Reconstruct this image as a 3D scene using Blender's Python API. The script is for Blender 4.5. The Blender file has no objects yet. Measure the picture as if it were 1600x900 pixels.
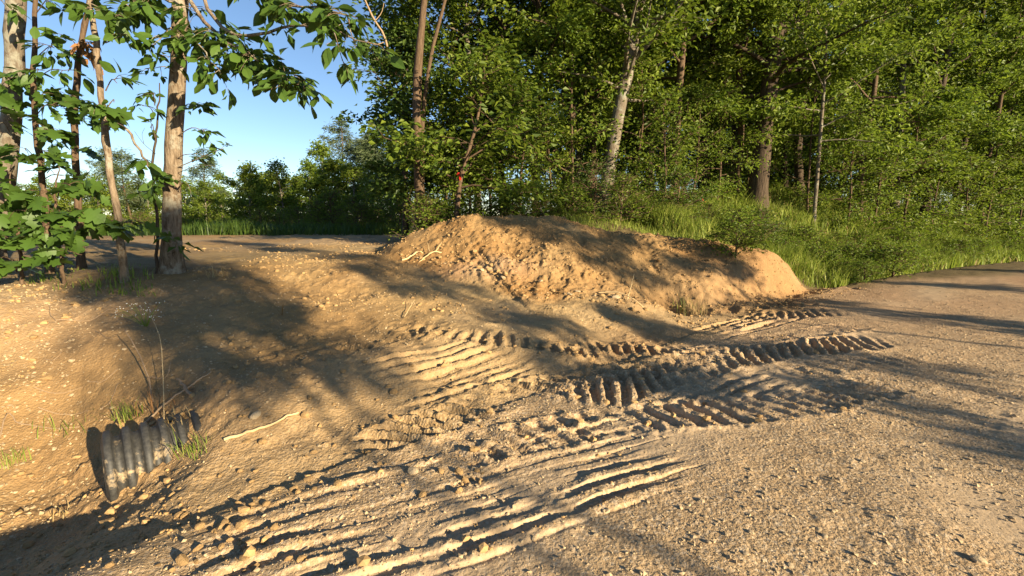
import bpy, math, random
import numpy as np
from mathutils import Vector, Matrix

# ------------------------------------------------------------------ camera, sky, sun, exposure
SC = bpy.context.scene
COL = SC.collection
CAM_H, PITCH, FPX = 1.6, math.radians(9.4), 700.0          # eye height, tilt down, focal length in 1600-px units
cam_d = bpy.data.cameras.new('camera')
cam_d.sensor_width = 36.0
cam_d.lens = 36.0 * FPX / 1600.0
cam_d.clip_start, cam_d.clip_end = 0.05, 3000.0
cam = bpy.data.objects.new('camera', cam_d)
cam.location = (0, 0, CAM_H)
cam.rotation_euler = (math.radians(90) - PITCH, 0, 0)
COL.objects.link(cam)
SC.camera = cam

SUN_EL = math.radians(16.0)
SUN_AZ = (0.766, -0.643)                                    # ground direction towards the sun
world = bpy.data.worlds.new('World'); SC.world = world; world.use_nodes = True
wn = world.node_tree.nodes; wl = world.node_tree.links
wn.clear()
sky = wn.new('ShaderNodeTexSky'); sky.sky_type = 'NISHITA'; sky.sun_disc = False
sky.sun_elevation = SUN_EL
sky.sun_rotation = math.atan2(SUN_AZ[0], SUN_AZ[1])
sky.altitude = 0.0; sky.air_density = 0.85; sky.dust_density = 0.1; sky.ozone_density = 2.5
bg = wn.new('ShaderNodeBackground'); bg.inputs['Strength'].default_value = 0.060
wo = wn.new('ShaderNodeOutputWorld')
wl.new(sky.outputs[0], bg.inputs[0]); wl.new(bg.outputs[0], wo.inputs[0])
sun_d = bpy.data.lights.new('sun', 'SUN'); sun_d.energy = 5.0; sun_d.angle = math.radians(0.55)
sun_d.color = (1.0, 0.825, 0.55)
sun = bpy.data.objects.new('sun', sun_d); COL.objects.link(sun)
sdir = Vector((SUN_AZ[0] * math.cos(SUN_EL), SUN_AZ[1] * math.cos(SUN_EL), math.sin(SUN_EL)))
sun.rotation_euler = sdir.to_track_quat('Z', 'Y').to_euler()
sun.location = sdir * 60
SC.view_settings.view_transform = 'Standard'
SC.view_settings.look = 'None'
SC.view_settings.exposure = 1.58
SC.view_settings.gamma = 1.0
SC.cycles.max_bounces = 6
SC.cycles.diffuse_bounces = 3
SC.cycles.transmission_bounces = 4
SC.cycles.use_denoising = True

# ------------------------------------------------------------------ helpers
def tag(o, label=None, cat=None, group=None, kind=None):
    if label: o['label'] = label
    if cat: o['category'] = cat
    if group: o['group'] = group
    if kind: o['kind'] = kind
    return o

def link(o, parent=None):
    COL.objects.link(o)
    if parent is not None: o.parent = parent
    return o

def empty(name, loc=(0, 0, 0), rz=0.0, sc=1.0):
    o = bpy.data.objects.new(name, None)
    o.empty_display_size = 0.2
    o.location = loc; o.rotation_euler = (0, 0, rz); o.scale = (sc, sc, sc)
    COL.objects.link(o)
    return o

def build_mesh(name, V, polys, mat=None, smooth=False):
    """V (n,3); polys: list of int arrays of shape (k,3) or (k,4)"""
    me = bpy.data.meshes.new(name)
    V = np.ascontiguousarray(V, dtype=np.float32)
    polys = [np.asarray(p, dtype=np.int32) for p in polys if len(p)]
    loops = np.concatenate([p.ravel() for p in polys])
    tot = np.concatenate([np.full(len(p), p.shape[1], dtype=np.int32) for p in polys])
    start = np.concatenate([[0], np.cumsum(tot)[:-1]]).astype(np.int32)
    me.vertices.add(len(V)); me.vertices.foreach_set('co', V.ravel())
    me.loops.add(len(loops)); me.loops.foreach_set('vertex_index', loops)
    me.polygons.add(len(tot)); me.polygons.foreach_set('loop_start', start)
    me.update(calc_edges=True)
    me.polygons.foreach_set('use_smooth', np.full(len(tot), smooth, dtype=bool))
    if mat: me.materials.append(mat)
    me.update()
    return me

class Builder:
    def __init__(self): self.V = []; self.P3 = []; self.P4 = []; self.n = 0
    def add(self, V, tris=None, quads=None):
        V = np.asarray(V, dtype=float)
        if tris is not None and len(tris): self.P3.append(np.asarray(tris) + self.n)
        if quads is not None and len(quads): self.P4.append(np.asarray(quads) + self.n)
        self.V.append(V); self.n += len(V)
    def mesh(self, name, mat, smooth=False):
        return build_mesh(name, np.concatenate(self.V), self.P3 and [np.concatenate(self.P3)] + ([np.concatenate(self.P4)] if self.P4 else []) or [np.concatenate(self.P4)], mat, smooth)
    def obj(self, name, mat, parent=None, smooth=False):
        return link(bpy.data.objects.new(name, self.mesh(name, mat, smooth)), parent)

def tube(b, pts, rad, sides=7, cap=True, rough=0.0, rng=None):
    pts = np.asarray(pts, float); n = len(pts)
    rad = np.broadcast_to(np.asarray(rad, float), (n,))
    T = np.gradient(pts, axis=0); T /= np.linalg.norm(T, axis=1)[:, None] + 1e-9
    ref = np.array([1.0, 0, 0]) if abs(T[0][0]) < 0.8 else np.array([0, 1.0, 0])
    V = []
    ang = np.linspace(0, 2 * np.pi, sides, endpoint=False)
    u = ref - T[0] * ref.dot(T[0]); u /= np.linalg.norm(u)
    for i in range(n):
        u = u - T[i] * u.dot(T[i]); u /= np.linalg.norm(u) + 1e-9
        w = np.cross(T[i], u)
        r = rad[i] * (1 + (rng.normal(0, rough, sides) if rough else 0))
        V.append(pts[i] + (np.cos(ang) * r)[:, None] * u + (np.sin(ang) * r)[:, None] * w)
    V = np.concatenate(V)
    i = np.arange(n - 1)[:, None] * sides; j = np.arange(sides)[None, :]; k = (j + 1) % sides
    Q = np.stack([i + j, i + k, i + sides + k, i + sides + j], -1).reshape(-1, 4)
    tris = []
    if cap:
        V = np.concatenate([V, [pts[-1] + T[-1] * rad[-1] * 0.5]])
        e = len(V) - 1; s = (n - 1) * sides
        tris = [[s + a, s + (a + 1) % sides, e] for a in range(sides)]
    b.add(V, tris, Q)

def spline(pts, n):
    """Catmull-Rom resample to n points (columns can be any dimension)"""
    P = np.asarray(pts, float)
    if len(P) == 2: return P[0] + (P[1] - P[0]) * np.linspace(0, 1, n)[:, None]
    P = np.concatenate([[2 * P[0] - P[1]], P, [2 * P[-1] - P[-2]]])
    m = len(P) - 3
    t = np.linspace(0, m - 1e-6, n); k = t.astype(int); f = (t - k)[:, None]
    a, b, c, d = P[k], P[k + 1], P[k + 2], P[k + 3]
    return 0.5 * (2 * b + (c - a) * f + (2 * a - 5 * b + 4 * c - d) * f ** 2 + (3 * b - a - 3 * c + d) * f ** 3)

def unit(a): return a / (np.linalg.norm(a, axis=-1, keepdims=True) + 1e-9)

def leaf_geo(P, A, N, L, W, fold=0.22):
    """n folded leaves: base P, axis A, face normal N, length L, width W -> V(4n), T(2n)"""
    A = unit(A); S = unit(np.cross(N, A)); N = np.cross(A, S)
    L = L[:, None]; W = W[:, None]
    mid = P + A * L * 0.45 + N * W * fold
    V = np.stack([P, mid + S * W * 0.5, P + A * L - N * L * 0.08, mid - S * W * 0.5], 1).reshape(-1, 3)
    i = np.arange(len(P))[:, None] * 4
    T = np.concatenate([i + np.array([[0, 2, 1]]), i + np.array([[0, 3, 2]])], 0)
    return V, T

# ---- noise
def _h(ix, iy, seed):
    n = (ix.astype(np.int64) * 374761393 + iy.astype(np.int64) * 668265263 + seed * 974711) & 0xffffffff
    n = ((n ^ (n >> 13)) * 1274126177) & 0xffffffff
    return ((n ^ (n >> 16)) & 0xffff) / 65535.0
def vnoise(x, y, seed=0):
    ix = np.floor(x); iy = np.floor(y); fx = x - ix; fy = y - iy
    fx = fx * fx * fx * (fx * (fx * 6 - 15) + 10); fy = fy * fy * fy * (fy * (fy * 6 - 15) + 10)
    a = _h(ix, iy, seed); b = _h(ix + 1, iy, seed); c = _h(ix, iy + 1, seed); d = _h(ix + 1, iy + 1, seed)
    return ((a + (b - a) * fx) * (1 - fy) + (c + (d - c) * fx) * fy) * 2 - 1
def fbm(x, y, seed=0, oct=4, gain=0.5):
    v = 0; a = 1.0; f = 1.0
    for k in range(oct):
        c, s = math.cos(k * 1.1 + .4), math.sin(k * 1.1 + .4)
        v = v + a * vnoise((x * c - y * s) * f + 17.3 * k, (x * s + y * c) * f - 9.1 * k, seed + k * 7)
        a *= gain; f *= 2.03
    return v
def sstep(a, b, x):
    t = np.clip((x - a) / (b - a), 0, 1); return t * t * (3 - 2 * t)
def smax(a, b, k=0.15):
    h = np.clip(0.5 + 0.5 * (a - b) / k, 0, 1)
    return b + (a - b) * h + k * h * (1 - h)

# ------------------------------------------------------------------ terrain as a height function
EDGE = spline([(-70, -64), (-30, -24), (-12, -7.2), (-4, 0.2), (-1.5, 2.35), (2.6, 5.95), (5.9, 8.7), (10, 11.6), (18.3, 15.8), (40, 25), (90, 44), (200, 84)], 170)
_el = np.concatenate([[0], np.cumsum(np.linalg.norm(np.diff(EDGE, axis=0), axis=1))])
_i0 = np.argmin(np.linalg.norm(EDGE - np.array([-1.5, 2.35]), axis=1)); _el -= _el[_i0]
_memo = {}
def memo(fn):
    def g(x, y):
        k = fn.__name__; c = _memo.get(k)
        if c is not None and c[0] is x and c[1] is y: return c[2]
        r = fn(x, y)
        if x.size > 1000: _memo[k] = (x, y, r)
        return r
    return g
@memo
def road_da(x, y):
    """signed distance from the far road edge (positive away from the road) and arc length along it"""
    best = np.full(x.shape, 1e9); D = np.zeros(x.shape); Ar = np.zeros(x.shape)
    for k in range(len(EDGE) - 1):
        p = EDGE[k]; q = EDGE[k + 1]; e = q - p; L = math.hypot(*e); e = e / L
        t = np.clip((x - p[0]) * e[0] + (y - p[1]) * e[1], 0, L)
        dx = x - p[0] - e[0] * t; dy = y - p[1] - e[1] * t
        r = dx * dx + dy * dy; s = np.sign(e[0] * dy - e[1] * dx)
        m = r < best
        best = np.where(m, r, best); D = np.where(m, np.sqrt(r) * np.where(s == 0, 1, s), D); Ar = np.where(m, _el[k] + t, Ar)
    return D, Ar

CREST = spline([(-2.75, 8.9, .80), (-2.15, 9.3, 1.22), (-1.0, 9.9, 1.60), (0.5, 10.2, 1.62), (2.0, 10.3, 1.36), (3.4, 10.3, 1.14), (5.0, 10.1, 1.0), (6.0, 9.85, .78), (6.7, 9.6, .2)], 40)
@memo
def mound(x, y):
    best = np.full(x.shape, 1e9); h = np.zeros(x.shape)
    for k in range(len(CREST) - 1):
        p = CREST[k]; q = CREST[k + 1]; e = (q - p)[:2]; L2 = e @ e
        t = np.clip(((x - p[0]) * e[0] + (y - p[1]) * e[1]) / L2, 0, 1)
        r = np.hypot(x - p[0] - e[0] * t, y - p[1] - e[1] * t)
        m = r < best
        best = np.where(m, r, best); h = np.where(m, p[2] + (q[2] - p[2]) * t, h)
    r = best
    return h - 0.46 * (np.sqrt(r * r + 0.30) - 0.548), r

@memo
def base_height(x, y):
    d, a = road_da(x, y)
    wob = 0.25 * fbm(x * .45, y * .45, 3, 3)
    dw = d + wob * sstep(0.3, 2.5, d)
    # driveway fill rising from the road to the cleared pad
    drive = 0.82 * (.55 * np.clip(dw / 6.0, 0, 1) + .45 * sstep(0, 6.0, dw))
    # left of it: open ditch, then a gentle cut bank
    bank = -0.42 + 1.27 * sstep(1.3, 5.0, dw) ** 0.85
    ditch = np.where(dw < 1.3, -0.42 * sstep(-.3, 1.1, dw), bank)
    lm = 1 - sstep(-1.05, .35, a + 0.35 * np.clip(d - 1.4, 0, 4) + 0.15 * wob)
    z = drive * (1 - lm) + ditch * lm
    # pocket where the culvert comes out on the other side
    # wooded shelf behind the mound and grassy bank along the road further right
    zp = 0.95 + .95 * sstep(-4, 4, x) + .4 * sstep(4, 10, x) - .85 * sstep(12, 26, x) + .12 * fbm(x * .2, y * .2, 11, 3)
    pm = sstep(-4.2, -1.2, x + 0.12 * (y - 11)) * sstep(9.9, 13.4, y + 0.25 * np.clip(x, 0, 6) - .2 * np.clip(x - 6, 0, 9))
    rb = sstep(8.8, 10.6, a)
    right = zp * sstep(.35, 6.2, dw) ** 0.85 - 0.10 * np.exp(-((d - .45) / .4) ** 2) * sstep(0, .3, d)
    z = z + (zp - z) * pm * (1 - rb)
    z = z * (1 - rb) + right * rb
    mz, mr = mound(x, y)
    mz = mz - .06 + 0.07 * fbm(x * .9, y * .9, 21, 3) - 1.1 * sstep(1.1, -.1, d)
    z = smax(z, mz, 0.30) - .02
    pk = np.exp(-(((a - 6.8) / .42) ** 2 + ((d - 1.3) / .5) ** 2))
    z = z - 0.42 * pk + .10 * np.exp(-((d - 1.3) / .5) ** 2) * sstep(-.3, .25, a) * sstep(6.05, 5.5, a)      # pocket, and cover over the pipe
    # ground falls away beyond the clearing
    r = np.hypot(x, y)
    z = z - 2.6 * sstep(20, 75, r) * (d > 0)
    # the road: slight crown, its other edge, and the verge behind the camera
    rd = 0.05 * np.clip(1 - ((d + 2.9) / 2.9) ** 2, 0, 1)
    z = np.where(d < 0, rd - lm * .42 * sstep(-.3, 1.1, d), z)
    z = z + sstep(-6.0, -7.2, d) * (-0.25) + sstep(-7.3, -11, d) * .9
    return z

# ray from a photo pixel (1600x900) -> direction with forward component ~1
def ray(u, v):
    s = (450 - v) / FPX; c, q = math.cos(PITCH), math.sin(PITCH)
    return np.array([(u - 800) / FPX, c + s * q, s * c - q])
def at(u, v, t):
    """point seen at pixel u, v whose forward distance is t metres"""
    r = ray(u, v); return np.array([0, 0, CAM_H]) + r * (t / r[1])
def gp(u, v):
    """where that pixel's ray meets the terrain"""
    r = ray(u, v); t = np.exp(np.linspace(math.log(1.0), math.log(160), 700))
    P = r[None, :] * t[:, None]
    dz = CAM_H + P[:, 2] - base_height(P[:, 0], P[:, 1])
    k = np.argmax(dz < 0) if (dz < 0).any() else len(t) - 1
    if k == 0: return np.array([P[0, 0], P[0, 1], 0])
    f = dz[k - 1] / (dz[k - 1] - dz[k] + 1e-9)
    p = P[k - 1] + (P[k] - P[k - 1]) * f
    return np.array([p[0], p[1], float(base_height(p[:1], p[1:2])[0])])

# ---- marks pressed into the dirt by machine tracks and tyres
STRIPES = []; LUGS = []
def stripes(p0, p1, n_across, pitch, depth, seed):
    """parallel grooves running from pixel p0 to p1 (world line), n_across grooves side by side"""
    a = gp(*p0)[:2]; b = gp(*p1)[:2]
    STRIPES.append((a, b, n_across * pitch / 2, pitch, depth, seed))
def lugs(px, width, pitch, skew, depth, seed):
    LUGS.append((spline([gp(*p)[:2] for p in px], 26), width, pitch, skew, depth, seed))
stripes((400, 860), (1040, 680), 8, .13, .030, 1)
stripes((300, 880), (560, 800), 5, .15, .028, 8)
stripes((590, 600), (790, 545), 7, .13, .045, 2)
stripes((1080, 640), (1190, 585), 4, .15, .05, 3)
stripes((1090, 525), (1230, 488), 5, .14, .05, 4)
stripes((400, 560), (540, 520), 4, .12, .025, 5)
stripes((820, 478), (960, 512), 4, .16, .03, 6)
lugs([(640, 735), (720, 708), (800, 688), (880, 672), (970, 658), (1080, 648), (1180, 640), (1290, 622), (1420, 590)], .44, .18, .35, .044, 11)
lugs([(520, 735), (580, 700), (650, 672), (740, 640), (830, 612), (930, 592), (1040, 575), (1130, 548), (1240, 525), (1360, 505)], .42, .165, .55, .055, 12)
lugs([(480, 575), (530, 550), (590, 532), (660, 518), (740, 526), (820, 540), (900, 552), (1000, 556), (1100, 545)], .30, .16, .1, .045, 13)
lugs([(860, 640), (950, 615), (1040, 588), (1120, 566), (1210, 550), (1300, 540), (1400, 526)], .55, .17, -.75, .05, 14)
lugs([(880, 532), (960, 545), (1050, 553), (1110, 548)], .30, .15, .3, .05, 15)
lugs([(1150, 500), (1230, 492), (1330, 486)], .5, .17, -.6, .03, 16)
lugs([(1180, 600), (1260, 580), (1360, 566), (1480, 560)], .35, .2, .2, .025, 17)
lugs([(180, 880), (290, 850), (400, 815)], .42, .24, .1, .035, 18)
lugs([(905, 395), (960, 405), (1010, 425)], .30, .16, .2, .06, 19)
lugs([(360, 470), (430, 440), (520, 428), (620, 428)], .35, .2, .1, .03, 20)
lugs([(690, 640), (760, 605), (850, 585)], .3, .13, .1, .03, 22)
lugs([(500, 470), (600, 462), (720, 470)], .3, .15, .2, .025, 23)
lugs([(480, 640), (560, 600), (640, 575)], .3, .16, .2, .03, 24)
lugs([(1500, 690), (1540, 640), (1590, 600)], .25, .12, .2, .02, 21)

def marks(x, y):
    out = np.zeros(x.shape)
    for a, b, hw, pitch, depth, seed in STRIPES:
        e = b - a; L = math.hypot(*e); e = e / L; n = np.array([-e[1], e[0]])
        s = (x - a[0]) * e[0] + (y - a[1]) * e[1]; w = (x - a[0]) * n[0] + (y - a[1]) * n[1]
        m = (s > -.5) & (s < L + .5) & (np.abs(w) < hw + .3)
        if not m.any(): continue
        xs, ys, s, w = x[m], y[m], s[m], w[m]
        k = w + .03 * fbm(xs * 1.1, ys * 1.1, seed, 3) + .10 * (s / L - .3) ** 2
        ramp = fbm(xs * 2.5, ys * 2.5, seed + 50, 2)
        jit = .25 * np.array(_h(np.floor(k / pitch), np.floor(k / pitch), seed))
        msk = sstep(-.25, .3, s - jit * L * .7) * sstep(L + .25, L - .3, s + jit * L * .7) * sstep(hw + .03, hw - .05, np.abs(k))
        ph = (k / pitch) % 1.0; idx = np.floor(k / pitch)
        duty = .42 + .22 * _h(idx, idx * 3, seed + 4); each = .35 + .9 * _h(idx * 5, idx, seed + 2)
        ramp = ramp + .5 * fbm(xs * .9 + idx * 3.1, ys * .9, seed + 8, 2)
        wave = (sstep(.0, .14, ph) - sstep(duty, duty + .10, ph)) * each
        crumb = fbm(xs * 13, ys * 13, seed + 70, 3)
        out[m] += depth * ((wave - .55) * np.clip(.74 + .7 * ramp, .05, 1.15) + .14 * crumb * (.4 + wave)) * msk
    for path, width, pitch, skew, depth, seed in LUGS:
        lo = path.min(0) - width; hi = path.max(0) + width
        m = (x > lo[0]) & (x < hi[0]) & (y > lo[1]) & (y < hi[1])
        if not m.any(): continue
        xs, ys = x[m], y[m]
        best = np.full(xs.shape, 1e9); S = np.zeros(xs.shape); Wd = np.zeros(xs.shape); acc = 0
        for k in range(len(path) - 1):
            p, q = path[k], path[k + 1]; e = q - p; L = math.hypot(*e); e = e / L
            t = (xs - p[0]) * e[0] + (ys - p[1]) * e[1]; tc = np.clip(t, 0, L)
            r = np.hypot(xs - p[0] - e[0] * tc, ys - p[1] - e[1] * tc)
            mm = r < best
            best = np.where(mm, r, best); S = np.where(mm, acc + tc, S)
            Wd = np.where(mm, np.sign(e[0] * (ys - p[1]) - e[1] * (xs - p[0])) * r, Wd); acc += L
        Wd = Wd + .03 * fbm(xs * 3, ys * 3, seed, 2)
        ends = sstep(0, .7, S) * sstep(acc, acc - .9, S)
        edge = sstep(width / 2 + .03, width / 2 - .06, np.abs(Wd)) * ends
        ph = ((S + skew * Wd + .03 * fbm(xs * 2.2, ys * 2.2, seed + 5, 2)) / pitch) % 1.0
        wave = sstep(.0, .15, ph) - sstep(.46, .60, ph)
        amp = np.clip(.75 + .7 * fbm(xs * 1.5, ys * 1.5, seed + 9, 3), .12, 1.2)
        crumb = fbm(xs * 14, ys * 14, seed + 71, 3)
        rim = np.exp(-((np.abs(Wd) - width / 2 - .03) / .05) ** 2) * ends
        out[m] += depth * ((wave - .62 + .2 * crumb * (.4 + wave)) * edge * amp + .3 * rim * amp * (1 + crumb))
    return out

def regions(x, y):
    d, a = road_da(x, y)
    mz, mr = mound(x, y); z0 = base_height(x, y)
    on_mound = sstep(-.14, .02, mz - z0) * (1 - sstep(3.2, 4.2, mr))
    on_mound = on_mound * (1 - sstep(.05, .45, y - np.interp(x, CREST[:, 0], CREST[:, 1]) + .2 * fbm(x * 2, y * 2, 39, 2)) * sstep(.6, 1.6, x))
    road = sstep(.25, -.35, d + .2 * fbm(x * .8, y * .8, 31, 2)) * sstep(-7.0, -6.0, d)
    wood = sstep(10.4, 11.4, y + 0.25 * np.clip(x, 0, 6) - .35 * np.clip(x - 6, 0, 30) + .5 * fbm(x * .6, y * .6, 33, 2)) * sstep(-4.0, -2.0, x + 0.12 * (y - 11))
    verge = sstep(9.6, 10.6, a + .5 * fbm(x, y, 35, 2)) * sstep(.15, .8, d)
    far = sstep(19.0, 24, np.hypot(x, y)) * (d > 0.5)
    left = sstep(-3.2, -5.2, x + .5 * fbm(x, y, 37, 2)) * sstep(4.6, 5.6, d) * sstep(13.0, 8.0, y + .3 * (x + 6))
    beh = sstep(-6.4, -7.4, d)
    litter = np.clip(np.maximum.reduce([wood, verge, far, left * .65, beh]), 0, 1) * (1 - on_mound)
    return d, a, on_mound, road, litter, verge

def height(x, y, full=True):
    x = np.asarray(x, float); y = np.asarray(y, float)
    z = base_height(x, y)
    d, a, mo, road, lit, verge = regions(x, y)
    near = sstep(30, 12, np.hypot(x, y))
    loose = (1 - road) * (1 - .6 * lit)
    z = z + loose * near * (.035 * fbm(x * 1.3, y * 1.3, 41, 3) + (.010 + .008 * mo) * fbm(x * 4.1, y * 4.1, 43, 3))
    z = z + road * .014 * fbm(x * 1.1, y * 1.1, 45, 3)
    # clods and crumbs on disturbed soil
    cl = np.clip(fbm(x * 7.5, y * 7.5, 47, 2) - .25, 0, 1)
    cl2 = np.clip(fbm(x * 17, y * 17, 49, 2) - .15, 0, 1)
    rough = np.clip(.35 + .6 * fbm(x * .55, y * .55, 51, 2) + .5 * mo, .1, 1.2)
    z = z + near * loose * rough * ((.030 + .012 * mo) * cl + (.020 + .012 * mo) * cl2)
    z = z + near * road * (.008 * cl + .006 * cl2 * rough)
    # rills on the mound face
    z = z - mo * .05 * np.clip(fbm(x * 2.6, y * .7, 53, 3), 0, 1)
    if full: z = z + marks(x, y)
    return z

def ground_z(x, y): return float(height(np.array([float(x)]), np.array([float(y)]))[0])

# ------------------------------------------------------------------ materials
def new_mat(name):
    m = bpy.data.materials.new(name); m.use_nodes = True
    nt = m.node_tree; nt.nodes.clear()
    out = nt.nodes.new('ShaderNodeOutputMaterial')
    return m, nt, out
def nd(nt, t, **kw):
    n = nt.nodes.new(t)
    for k, v in kw.items():
        if k in n.inputs: n.inputs[k].default_value = v
        else: setattr(n, k, v)
    return n
def noise(nt, vec, scale, detail=4, rough=.6):
    n = nd(nt, 'ShaderNodeTexNoise'); n.inputs['Scale'].default_value = scale
    n.inputs['Detail'].default_value = detail; n.inputs['Roughness'].default_value = rough
    if vec is not None: nt.links.new(vec, n.inputs['Vector'])
    return n.outputs['Fac']
def ramp(nt, fac, stops):
    r = nd(nt, 'ShaderNodeValToRGB'); e = r.color_ramp.elements
    while len(e) < len(stops): e.new(.5)
    for el, (p, c) in zip(e, stops): el.position = p; el.color = (*c, 1) if len(c) == 3 else c
    nt.links.new(fac, r.inputs[0]); return r.outputs[0]
def mixc(nt, fac, a, b, mode='MIX'):
    m = nd(nt, 'ShaderNodeMix', data_type='RGBA', blend_type=mode)
    for sock, val in ((m.inputs[0], fac), (m.inputs[6], a), (m.inputs[7], b)):
        if hasattr(val, 'links') or isinstance(val, bpy.types.NodeSocket): nt.links.new(val, sock)
        elif isinstance(val, (int, float)): sock.default_value = val
        else: sock.default_value = (*val, 1)
    return m.outputs[2]
def mathn(nt, op, a, b=None, clamp=False):
    m = nd(nt, 'ShaderNodeMath', operation=op); m.use_clamp = clamp
    for i, val in enumerate((a, b)):
        if val is None: continue
        if isinstance(val, bpy.types.NodeSocket): nt.links.new(val, m.inputs[i])
        else: m.inputs[i].default_value = val
    return m.outputs[0]

def soil_material():
    m, nt, out = new_mat('soil')
    geo = nd(nt, 'ShaderNodeNewGeometry'); pos = geo.outputs['Position']
    at_ = nd(nt, 'ShaderNodeAttribute', attribute_name='mask')
    sep = nd(nt, 'ShaderNodeSeparateColor'); nt.links.new(at_.outputs['Color'], sep.inputs[0])
    road, red, litter = sep.outputs[0], sep.outputs[1], sep.outputs[2]
    n1 = noise(nt, pos, .9, 5, .6); n2 = noise(nt, pos, 6, 6, .65); n3 = noise(nt, pos, 42, 4, .7)
    tan = ramp(nt, n1, [(.3, (0.272, 0.176, 0.076)), (.55, (0.352, 0.240, 0.112)), (.75, (0.408, 0.296, 0.152))])
    tan = mixc(nt, mathn(nt, 'MULTIPLY', n2, .55), tan, (0.232, 0.144, 0.064))
    tan = mixc(nt, ramp(nt, n3, [(.5, (0, 0, 0)), (.72, (.55, .55, .55))]), tan, (0.480, 0.352, 0.192))
    redc = ramp(nt, n2, [(.3, (.195, .105, .038)), (.7, (.30, .172, .066))])
    c = mixc(nt, red, tan, redc)
    vor = nd(nt, 'ShaderNodeTexVoronoi'); vor.inputs['Scale'].default_value = 62; nt.links.new(pos, vor.inputs['Vector'])
    vcol = nd(nt, 'ShaderNodeSeparateColor'); nt.links.new(vor.outputs['Color'], vcol.inputs[0])
    gr = ramp(nt, vcol.outputs[0], [(.0, (0.272, 0.192, 0.112)), (.45, (0.368, 0.272, 0.160)), (.75, (0.432, 0.328, 0.208)), (.93, (0.528, 0.440, 0.320))])
    gr = mixc(nt, mathn(nt, 'MULTIPLY', n1, .5), gr, (0.368, 0.216, 0.112))
    gr = mixc(nt, mathn(nt, 'MULTIPLY', red, .7), gr, (.38, .232, .145))
    c = mixc(nt, mathn(nt, 'MULTIPLY', road, .85), c, gr)
    comp = at_.outputs['Alpha']
    c = mixc(nt, mathn(nt, 'MULTIPLY', comp, .7), c, (0.392, 0.292, 0.188))
    lit = ramp(nt, n2, [(.3, (.065, .045, .02)), (.6, (.15, .11, .05)), (.8, (.25, .185, .09))])
    c = mixc(nt, litter, c, lit)
    p = nd(nt, 'ShaderNodeBsdfPrincipled'); p.inputs['Roughness'].default_value = .93
    p.inputs['Specular IOR Level'].default_value = .2
    nt.links.new(c, p.inputs['Base Color'])
    vd = nd(nt, 'ShaderNodeTexVoronoi'); vd.inputs['Scale'].default_value = 48; nt.links.new(pos, vd.inputs['Vector'])
    peb = mathn(nt, 'SUBTRACT', .6, vd.outputs['Distance'])
    vd2 = nd(nt, 'ShaderNodeTexVoronoi'); vd2.inputs['Scale'].default_value = 120; nt.links.new(pos, vd2.inputs['Vector'])
    hgt = mathn(nt, 'ADD', mathn(nt, 'MULTIPLY', peb, .8), mathn(nt, 'MULTIPLY', vd2.outputs['Distance'], -.35))
    hgt = mathn(nt, 'ADD', hgt, mathn(nt, 'MULTIPLY', noise(nt, pos, 30, 6, .75), 1.1))
    bp = nd(nt, 'ShaderNodeBump'); bp.inputs['Strength'].default_value = .7; bp.inputs['Distance'].default_value = .012
    nt.links.new(mathn(nt, 'SUBTRACT', .72, mathn(nt, 'MULTIPLY', comp, .5)), bp.inputs['Strength'])
    nt.links.new(hgt, bp.inputs['Height']); nt.links.new(bp.outputs[0], p.inputs['Normal'])
    nt.links.new(p.outputs[0], out.inputs[0])
    return m

def leaf_material(name, dark, mid, light, trans=.38, rough=.52):
    m, nt, out = new_mat(name)
    geo = nd(nt, 'ShaderNodeNewGeometry'); oi = nd(nt, 'ShaderNodeObjectInfo')
    f = mathn(nt, 'ADD', mathn(nt, 'MULTIPLY', geo.outputs['Random Per Island'], .75), mathn(nt, 'MULTIPLY', oi.outputs['Random'], .25))
    c = ramp(nt, f, [(.05, dark), (.5, mid), (.93, light)])
    p = nd(nt, 'ShaderNodeBsdfPrincipled'); p.inputs['Roughness'].default_value = rough
    p.inputs['Specular IOR Level'].default_value = .3
    nt.links.new(c, p.inputs['Base Color'])
    t = nd(nt, 'ShaderNodeBsdfTranslucent')
    nt.links.new(mixc(nt, .5, c, (.16, .22, .02)), t.inputs['Color'])
    mx = nd(nt, 'ShaderNodeMixShader'); mx.inputs[0].default_value = trans
    nt.links.new(p.outputs[0], mx.inputs[1]); nt.links.new(t.outputs[0], mx.inputs[2])
    nt.links.new(mx.outputs[0], out.inputs[0])
    return m

def bark_material(name, dark, light, vscale=9, bump=.02, lichen=None):
    m, nt, out = new_mat(name)
    tc = nd(nt, 'ShaderNodeTexCoord')
    mp = nd(nt, 'ShaderNodeMapping'); mp.inputs['Scale'].default_value = (1, 1, .16)
    nt.links.new(tc.outputs['Object'], mp.inputs['Vector'])
    n = noise(nt, mp.outputs[0], vscale * 3.2, 6, .7)
    big = noise(nt, tc.outputs['Object'], 2.1, 4, .6)
    c = ramp(nt, n, [(.35, dark), (.62, light)])
    c = mixc(nt, mathn(nt, 'MULTIPLY', big, .5), c, dark)
    if lichen: c = mixc(nt, ramp(nt, noise(nt, tc.outputs['Object'], 5.5, 5, .7), [(.5, (0, 0, 0)), (.62, (.8, .8, .8))]), c, lichen)
    p = nd(nt, 'ShaderNodeBsdfPrincipled'); p.inputs['Roughness'].default_value = .9; p.inputs['Specular IOR Level'].default_value = .2
    nt.links.new(c, p.inputs['Base Color'])
    bp = nd(nt, 'ShaderNodeBump'); bp.inputs['Strength'].default_value = .9; bp.inputs['Distance'].default_value = bump
    nt.links.new(n, bp.inputs['Height']); nt.links.new(bp.outputs[0], p.inputs['Normal'])
    nt.links.new(p.outputs[0], out.inputs[0])
    return m

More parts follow.
